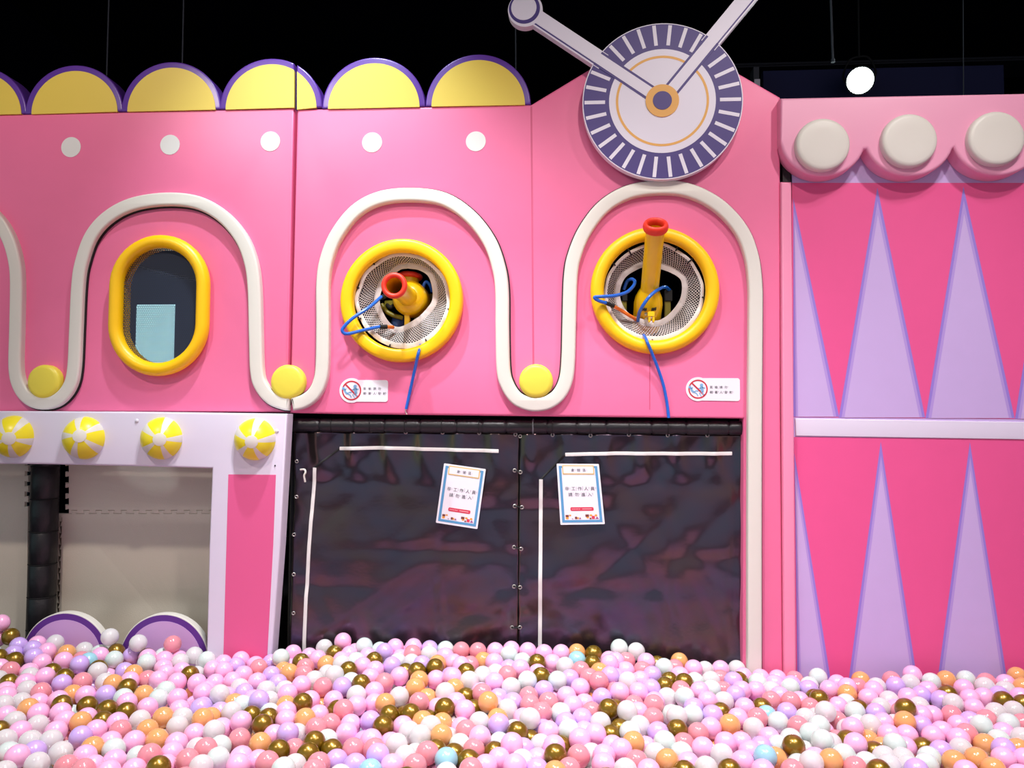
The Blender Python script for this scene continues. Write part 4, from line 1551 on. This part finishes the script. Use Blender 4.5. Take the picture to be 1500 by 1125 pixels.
lc = P(1260, 118, 2.2)
lamp = thing('spotlight', 'lit spotlight shining towards the viewer from the dark above the pink valance', 'spotlight', lc)
la = (CAM + Vector((0.4, 0, 0.2)) - lc).normalized()
bm = bmesh.new()
lathe(bm, [(0, -0.26), (0.05, -0.26), (0.075, -0.22), (0.095, -0.06), (0.105, 0.0), (0.105, 0.012), (0.096, 0.012), (0.094, 0.0), (0, 0.0)], lc, la, 36)
obj('housing', bm, BLACK_MATTE, lamp, 40)
bm = bmesh.new()
lathe(bm, [(0, 0.022), (0.05, 0.019), (0.085, 0.008), (0.093, 0.001)], lc, la, 36)
obj('lens', bm, LAMP_LENS, lamp, 60, label='glowing lens')
bm = bmesh.new()
sd = la.cross(Vector((0, 0, 1))).normalized()
up = Vector((0, 0, 1))
cb = lc - la * 0.1
tube(bm, [cb + sd * 0.1, cb + sd * 0.115 + up * 0.06, cb + sd * 0.07 + up * 0.17, cb + up * 0.19, cb - sd * 0.07 + up * 0.17, cb - sd * 0.115 + up * 0.06, cb - sd * 0.1], 0.008, 8, per=5)
tube(bm, [cb + up * 0.19, Vector((cb.x, cb.y, 5.2))], 0.008, 8, per=1)
obj('yoke', bm, BLACK_MATTE, lamp, 50)

# lit opening of the play area, seen through the oval window's mesh
Yw = 1.1
a, b = P(196, 600, Yw), P(256, 446, Yw)
lw = thing('lit_window', 'pale lit rectangle seen through the dark mesh of the oval window', 'window', ((a.x + b.x) / 2, Yw, a.z))
bm = bmesh.new(); box(bm, a.x, b.x, Yw, Yw + 0.01, a.z, b.z); obj('pane', bm, LIT_PANEL, lw, 0)
bm = bmesh.new(); box(bm, a.x - 0.13, b.x + 0.35, Yw + 0.005, Yw + 0.05, 0.0, b.z + 0.42); obj('frame', bm, mat('slate_frame', (52, 62, 96), 0.6), lw, 0)
bm = bmesh.new()  # thin grey arc across the upper slate board
tube(bm, [P(165, 378, 1.085), P(202, 389, 1.085), P(235, 399, 1.085), P(290, 411, 1.085), P(330, 417, 1.085)], 0.010, 8, per=6)
obj('grey_arc', bm, RODM, lw, 60)


# ------------------------------------------------------------------ ball pit
import numpy as np
from mathutils import kdtree
RB = 0.0415
TILES = [
 (0, "10,62p 10,170p 70,170g 0,320g 105,340g 85,415r 70,505g 145,225l 105,290l 275,215p 240,255l 335,270p 245,315l 405,210c 490,285o 615,265c 730,285w 805,165c 860,275g 1010,215c 970,295l 1100,300g 1090,320p 1265,225r 1190,300w 1340,310p 1425,310c 1490,360c 305,355p 465,345p 590,365l 640,345b 725,310p 605,340r 720,400g 715,420c 835,335w 1075,350w 915,420l 975,440o 1210,335p 1195,395p 1210,440p 1320,355c 1390,445g 1300,495p 1445,505p 1160,480p 200,430p 215,460c 380,430g 465,465g 325,460p 185,505p 455,510l 600,495r 770,500c 855,510o 1055,480r 960,490p 925,540g 210,550c 55,560p 275,580r 40,600p 530,590o 625,595p 775,590l 905,615w 925,650p 1055,590o 1165,620w 1295,615p 1490,575p 1215,560w 150,645c 30,670c 415,635p 290,645p 215,690o 450,665g 640,675g 620,680p 780,705g 790,720p 925,720g 1080,685p 1310,705p 1480,690l 1490,765o 280,725p 445,720p 105,790c 630,760p 725,790g 495,780p 270,820c 845,800p 1025,780c 1200,755o 1335,760c 1300,825c 620,790o 410,860p 710,850p 880,855r 1080,850o 1430,880p 150,860p 40,925c 225,935c 370,930c 595,900l 800,945p 980,935p 1150,920o 1290,950p 60,1020w 135,1040p 245,1015l 270,1100c 445,1020c 620,1045p 690,980o 830,1000w 1010,1055w 1110,1050r 1250,1025p 1450,990c 690,1120p 1160,1140g 1215,1105p 1350,1080r 1470,1120c 615,1150r 490,1120r 790,1160p"),
 (300, "65,410p 120,370p 150,410p 225,380l 288,350p 400,395r 475,365l 552,330w 648,285p 712,350g 735,390r 875,245c 950,290g 1035,215p 1095,245p 1160,240w 820,330p 895,365o 1000,340p 1010,365c 1105,345w 1190,315p 1290,265w 1325,275l 1405,260p 1235,345g 1490,250p 20,350w 500,450l 605,430o 725,440r 1060,410g 1145,385p 1250,410p 1370,380l 1455,340c 960,440c 895,440c 1430,455p 1495,415g 85,510p 195,495p 285,445p 375,500p 455,560c 530,515l 590,555c 695,525p 800,485c 865,535r 1020,530l 1070,500w 1135,510g 1210,465p 1325,500r 15,560p 165,600p 285,580l 105,620c 340,630p 595,590p 1125,590c 1235,570p 1430,600c 20,660l 240,640o 295,660w 390,650l 465,630c 590,670o 685,665g 765,640p 945,640p 960,705g 1010,710r 1120,670p 1235,655p 1315,655o 200,715c 100,720l 365,745g 450,715w 500,755g 600,710p 40,755o 425,810g 270,785p 610,770p 710,780o 830,745p 1345,745g 1210,785l 1320,820g 1480,745g 1465,810p 930,800r 1070,810p 65,855c 125,840p 805,850r 615,880l 700,860c 1050,880p 1480,870c 250,920r 405,950o 510,890p 110,970w 545,1005g 805,950g 650,990r 755,1025g 880,920w 935,1000g 1160,930l 1210,935p 1080,990r 1380,940p 1240,985r 1420,965c 1265,1030l 100,1060w 265,1055p 250,1110p 390,1080p 455,1090r 580,1140w 660,1110c 800,1150r 945,1080l 1100,1110l 1380,1110p 1490,1050c 1220,1150b 10,990r 850,1100r"),
 (600, "20,255p 145,255l 125,295c 262,260w 378,265r 500,270r 628,270p 745,260p 728,295w 866,270p 985,285p 1110,285p 1230,280o 1350,295g 1225,335b 1340,365g 1460,335p 15,300r 5,360c 70,380l 210,365o 195,400g 320,360p 380,395p 430,370r 520,350o 625,355p 835,350w 935,365g 1040,360p 720,400l 415,430g 300,440l 805,400p 935,430p 1150,385c 1240,410r 35,430g 1465,365p 80,480o 205,475p 310,475p 530,450c 625,435c 715,445r 425,490c 610,500p 940,460g 870,485w 1085,485w 1170,475l 1400,420o 1320,460r 1395,495r 1480,460l 50,540o 340,535o 750,535c 980,560l 1250,540p 525,565p 410,600g 260,585c 120,610o 530,605r 655,615l 870,605r 1150,605p 1015,645r 1395,620l 1490,560r 65,660r 350,650p 200,680p 470,690g 575,690o 610,660p 275,730g 400,715p 765,650l 720,700c 1195,680p 1285,660p 880,665r 1000,730r 1095,720w 1330,715r 580,745b 1470,700g 15,760g 130,765g 120,790o 305,790c 155,825c 245,800o 515,795c 620,775o 820,760p 1150,795l 1270,770l 890,815c 1400,800c 660,815l 340,845p 410,860r 760,840c 960,830l 1030,870p 1150,865w 85,895c 290,890c 230,915o 515,905p 790,900g 865,895g 1265,860p 1365,890p 665,930w 1490,880g 1250,930p 365,950w 955,955c 20,1020c 120,1020r 205,985g 460,1000r 350,1025g 600,1005g 835,970l 1050,980p 1130,950g 1065,1035g 1330,1020c 1420,1040p 270,1065b 435,1080g 655,1050p 545,1110p 780,1110p 840,1080w 940,1060p 1240,1040r 1440,1105p 740,980p 930,1140l 470,1150r 30,1110r 1160,1140r 1490,970p 1060,1170o"),
 (900, "35,245w 160,270c 85,345r 0,345p 240,355p 305,370g 475,345o 440,395r 370,390w 585,400p 660,410c 775,405p 895,400c 80,420p 210,410r 10,460l 290,455l 195,485p 100,490c 395,490g 380,535g 495,505g 595,495w 775,480r 700,490c 910,490g 1050,505w 870,490l 45,585p 190,575p 280,550l 490,555r 380,610c 505,610w 620,565p 715,555w 915,560p 890,590l 1035,560p 1150,565c 1290,540w 1425,555l 1490,460w 800,560r 295,640p 290,680r 130,660r 190,710p 570,680l 685,635p 800,640c 955,685p 775,720g 1085,690g 1150,640r 1290,640r 1210,600p 1360,640p 1470,620g 1440,690r 80,725c 0,700g 400,730w 460,750c 270,760r 570,735w 720,740l 915,765p 1060,770r 1110,745b 1270,725l 1190,790w 1410,770c 1340,820r 1495,750c 175,820c 45,840g 10,880g 90,880w 320,865l 480,850g 705,835p 845,810o 590,870r 1045,845c 1150,910p 45,995p 145,950o 225,960p 350,945w 505,955r 650,985p 820,945p 300,1030c 925,945p 1180,960w 1270,920w 1460,880w 1315,985g 1010,1010p 1090,985l 160,1080r 400,1075o 530,1095p 780,1030c 670,1130c 940,1085p 1205,1065o 1100,1045b 1400,1000c 1430,1100c 60,1140c 250,1150p 1090,1150p 840,1150g 1330,1090w 1470,1060p 1310,1150r"),
 (1200, "5,470w 135,510p 80,550p 210,540p 290,480o 275,530r 530,485r 420,535c 400,560p 565,525l 690,445p 665,505c 800,490w 930,480o 1080,480w 1230,500r 1215,530c 1060,545p 1360,510p 1450,455o 1370,560c 205,585o 5,635g 360,615p 650,610p 760,600l 940,590g 890,630l 1110,620p 1215,610p 1330,600l 1360,640g 1450,610p 1490,535o 125,670p 515,640c 285,700g 265,720w 465,690c 435,735l 560,700p 605,715r 740,685c 640,740g 730,740p 820,740p 960,740r 990,660c 1130,690p 1280,720c 1420,710c 1485,660g 35,765c 150,790r 265,810w 205,840c 365,830c 485,800p 560,780c 620,800o 735,800l 1035,820p 1105,790l 1190,820w 1390,810w 1490,810r 20,850w 40,830p 255,865p 370,910o 510,890p 640,890p 890,860p 835,895p 1020,915p 1080,880r 1350,870p 1480,910c 100,900r 30,950w 90,940c 175,920g 240,975p 395,1010g 470,970o 735,985g 1040,990c 1235,960o 880,1010l 180,1010w 95,1070o 210,1060w 340,1080w 490,1060c 580,1040c 640,980p 1150,1060o 1360,1060p 1370,1000l 835,1060w 760,1100w 530,1120c 965,1080o 295,1130r 640,1110c 1280,1140o 1075,1160p 1490,1060p 1450,990o 400,1150g 700,1150l 560,1000w"),
]
seen = []
for x0_, s in TILES:
    for tok in s.split():
        xy, c_ = tok[:-1], tok[-1]
        x, y = xy.split(',')
        seen.append((x0_ + int(x) / 5, 900 + int(y) / 5, c_))
# drop repeats read twice at tile borders
uniq = []
for s in seen:
    if not any(abs(s[0] - u[0]) < 5 and abs(s[1] - u[1]) < 4 for u in uniq):
        uniq.append(s)
seen = uniq

WALLLINE = [(-300, 925), (0, 938), (150, 952), (300, 966), (420, 964), (520, 953), (650, 952), (800, 955), (900, 962), (1000, 974), (1090, 986), (1200, 997), (1300, 995), (1500, 992), (1800, 990)]


def interp(tab, x):
    if x <= tab[0][0]:
        return tab[0][1]
    for (xa, ya), (xb, yb) in zip(tab, tab[1:]):
        if x <= xb:
            return ya + (yb - ya) * (x - xa) / (xb - xa)
    return tab[-1][1]


ZW = [(P(x, y, -0.06).x, P(x, y, -0.06).z) for x, y in WALLLINE]
ZF = 0.285


def surf(x, y):
    zw = interp(ZW, x)
    s = min(1.0, max(0.0, (-0.06 - y) / 0.9))
    s = s * s * (3 - 2 * s)
    return zw + (ZF - zw) * s


XB0, XB1 = P(310, 900, FY).x, P(424, 900, FY).x
XC1 = P(1088, 950, 0).x
XL1 = P(1122, 950, 0).x


def ymax(x):
    if x < XB0:
        return -0.080
    if x < XB1:
        return FY - RB - 0.006
    if x < XC1 - 0.03:
        return -0.012
    if x < XL1 + 0.03:
        return -0.038 - RB - 0.006
    return -0.062


pts, colr, pin = [], [], []
for px, py, c_ in seen:
    d = ray(px, py)
    t = None
    k = 1.0
    best = None
    while k < 8.0:
        p = CAM + d * k
        if p.z <= surf(p.x, p.y) or p.y >= ymax(p.x):
            best = p
            break
        k += 0.01
    p = best
    pts.append([p.x, p.y, p.z]); colr.append(c_); pin.append(1)
n_seen = len(pts)
rnd = random.Random(11)
WEIGHTS = 'pppppppppppplllcccccccwwwwwooorrrrrggg'
# fillers of the top layer where nothing was read, and three layers below
kd = kdtree.KDTree(n_seen)
for i, p in enumerate(pts):
    kd.insert(Vector(p), i)
kd.balance()
XA, XZ_ = -2.75, 2.35
YA = -2.0
stp = 0.079
for layer in range(4):
    j = 0
    y = -0.06
    while y > YA:
        x = XA + (stp / 2 if (j + layer) % 2 else 0)
        while x < XZ_:
            xx = x + rnd.uniform(-0.012, 0.012); yy = y + rnd.uniform(-0.012, 0.012)
            yy = min(yy, ymax(xx))
            zz = surf(xx, yy) - 0.016 - layer * 0.062 + rnd.uniform(-0.01, 0.01)
            if zz > RB:
                ok = True
                near = kd.find((xx, yy, zz))
                if near[2] < (0.072 if layer == 0 else 0.058):
                    ok = False
                if ok:
                    pts.append([xx, yy, zz]); colr.append(rnd.choice(WEIGHTS)); pin.append(0)
            x += stp
        y -= stp * 0.87
        j += 1
A = np.array(pts); home = A.copy(); pin = np.array(pin, float)
N = len(A)
mob = np.where(pin > 0, 0.35, 1.0)
RAY = A - np.array(CAM[:])
RAY /= np.linalg.norm(RAY, axis=1)[:, None]
for it in range(45):
    kd = kdtree.KDTree(N)
    for i in range(N):
        kd.insert(A[i], i)
    kd.balance()
    mv = np.zeros_like(A)
    for i in range(N):
        for co, k, dist in kd.find_range(A[i], 2 * RB - 0.0035):
            if k <= i or dist < 1e-6:
                continue
            dv = (A[i] - A[k]) / dist
            ov_ = (2 * RB - 0.003 - dist)
            tot = mob[i] + mob[k]
            mv[i] += dv * ov_ * mob[i] / tot * 0.9
            mv[k] -= dv * ov_ * mob[k] / tot * 0.9
    mv = np.clip(mv, -0.02, 0.02)
    al = (mv * RAY).sum(1)[:, None] * RAY
    mv = np.where(pin[:, None] > 0, al * 1.2 + (mv - al) * 0.45, mv)
    A += mv
    if it < 40:
        off = home - A
        al = (off * RAY).sum(1)[:, None] * RAY
        A += ((off - al) * 0.10 + al * 0.02) * pin[:, None]
    for i in range(N):
        ym = ymax(A[i, 0])
        if A[i, 1] > ym:
            A[i, 1] = ym
        if A[i, 2] < RB:
            A[i, 2] = RB
        if not pin[i]:
            zs = surf(A[i, 0], A[i, 1]) - 0.008
            if A[i, 2] > zs:
                A[i, 2] = zs

# which balls show, and how large: paint discs far to near
SW, SH = 750, 563
idb = -np.ones((SH, SW), int)
pr = [project(A[i]) for i in range(N)]
for i in sorted(range(N), key=lambda q: -pr[q][2]):
    u, v, dz = pr[i]
    r = RB * F / dz / 2
    u /= 2; v /= 2
    if u < -r or u > SW + r or v < -r or v > SH + r:
        continue
    a0, a1 = max(0, int(u - r)), min(SW, int(u + r) + 2)
    b0, b1 = max(0, int(v - r)), min(SH, int(v + r) + 2)
    if a0 >= a1 or b0 >= b1:
        continue
    yy, xx = np.mgrid[b0:b1, a0:a1]
    m = (xx + 0.5 - u) ** 2 + (yy + 0.5 - v) ** 2 <= r * r
    idb[b0:b1, a0:a1][m] = i
vis = np.bincount(idb[idb >= 0], minlength=N)
top = sorted(range(N), key=lambda q: -vis[q])[:300]
chosen = set(top)


def ball_bm(bm, c, n, m, rr=RB):
    lathe(bm, [(0, rr)] + [(rr * sin(pi * k / m), rr * cos(pi * k / m)) for k in range(1, m)] + [(0, -rr)], c, (0, 0, 1), n)


ZONES = [(0, 75, 'in front of the foam mat at the photo edge'), (75, 160, 'in front of the first purple arch'), (160, 310, 'in front of the second purple arch'),
         (310, 410, 'below the tall pink stripe'), (410, 500, 'below the first upright curtain tape'), (500, 580, 'below the first warning sticker'), (580, 650, 'below the aimed air cannon'),
         (650, 730, 'below the tilted notice'), (730, 800, 'below the curtain join'), (800, 900, 'below the upright notice'), (900, 1000, 'below the raised air cannon'),
         (1000, 1090, 'below the second warning sticker'), (1090, 1160, 'below the white trim leg'), (1160, 1240, 'below the first white cushion'), (1240, 1345, 'below the middle white cushion'),
         (1345, 1420, 'between the last two lilac triangles'), (1420, 1500, 'below the last white cushion')]
ORD = ['', 'second ', 'third ', 'fourth ', 'fifth ', 'sixth ', 'seventh ', 'eighth ', 'ninth ', 'tenth ', 'eleventh ', 'twelfth ', 'thirteenth ', 'fourteenth ', 'fifteenth ', 'sixteenth ',
       'seventeenth ', 'eighteenth ', 'nineteenth ', 'twentieth ']
proto = {}
for k_, (nm, mt) in BALL.items():
    bm = bmesh.new(); ball_bm(bm, (0, 0, 0), 28, 18)
    me = bpy.data.meshes.new('ball')
    bmesh.ops.recalc_face_normals(bm, faces=bm.faces)
    bm.to_mesh(me); bm.free()
    me.materials.append(mt)
    me.polygons.foreach_set('use_smooth', [True] * len(me.polygons))
    o = bpy.data.objects.new('ball', me)
    proto[k_] = o
count = {}
for i in sorted(top, key=lambda q: -pr[q][1]):
    u = min(1499.0, max(0.0, pr[i][0]))
    zn = next(z for a_, b_, z in ZONES if a_ <= u < b_ or b_ == 1500)
    nm = BALL[colr[i]][0]
    key = (nm, zn)
    k = count.get(key, 0); count[key] = k + 1
    o = proto[colr[i]].copy()
    o.name = 'ball'
    COL.objects.link(o)
    o.location = A[i]
    o.rotation_euler = (rnd.uniform(0, 6), rnd.uniform(0, 6), rnd.uniform(0, 6))
    what = ORD[k] + 'nearest ' if k < len(ORD) else 'farthest '
    tag(o, f'{what}{nm} ball {zn}', 'ball', f'{nm} balls in the ball pit')
rest = [i for i in range(N) if i not in chosen]
bm = bmesh.new()
keys = list(BALL)
# one mesh for the uncounted remainder
cv, cf = [], []
tmp = bmesh.new(); ball_bm(tmp, (0, 0, 0), 22, 14)
bmesh.ops.recalc_face_normals(tmp, faces=tmp.faces)
tmp.verts.ensure_lookup_table(); tmp.verts.index_update()
tv = np.array([v.co[:] for v in tmp.verts]); tf = [[v.index for v in f.verts] for f in tmp.faces]
tmp.free(); bm.free()
verts, faces, mis = [], [], []
for q, i in enumerate(rest):
    b0 = q * len(tv)
    verts.append(tv + A[i])
    faces += [[b0 + a_ for a_ in f] for f in tf]
    mis += [keys.index(colr[i])] * len(tf)
me = bpy.data.meshes.new('ball_pit_filling')
me.from_pydata(np.concatenate(verts).tolist(), [], faces)
for k_ in keys:
    me.materials.append(BALL[k_][1])
me.polygons.foreach_set('material_index', mis)
me.polygons.foreach_set('use_smooth', [True] * len(me.polygons))
me.update()
o = bpy.data.objects.new('ball_pit_filling', me)
COL.objects.link(o)
tag(o, 'mass of pastel and gold plastic balls filling the rest of the pit', 'balls', None, 'stuff')
for o in proto.values():
    bpy.data.objects.remove(o)
print('balls', N, 'read', n_seen, 'singled out', len(top))
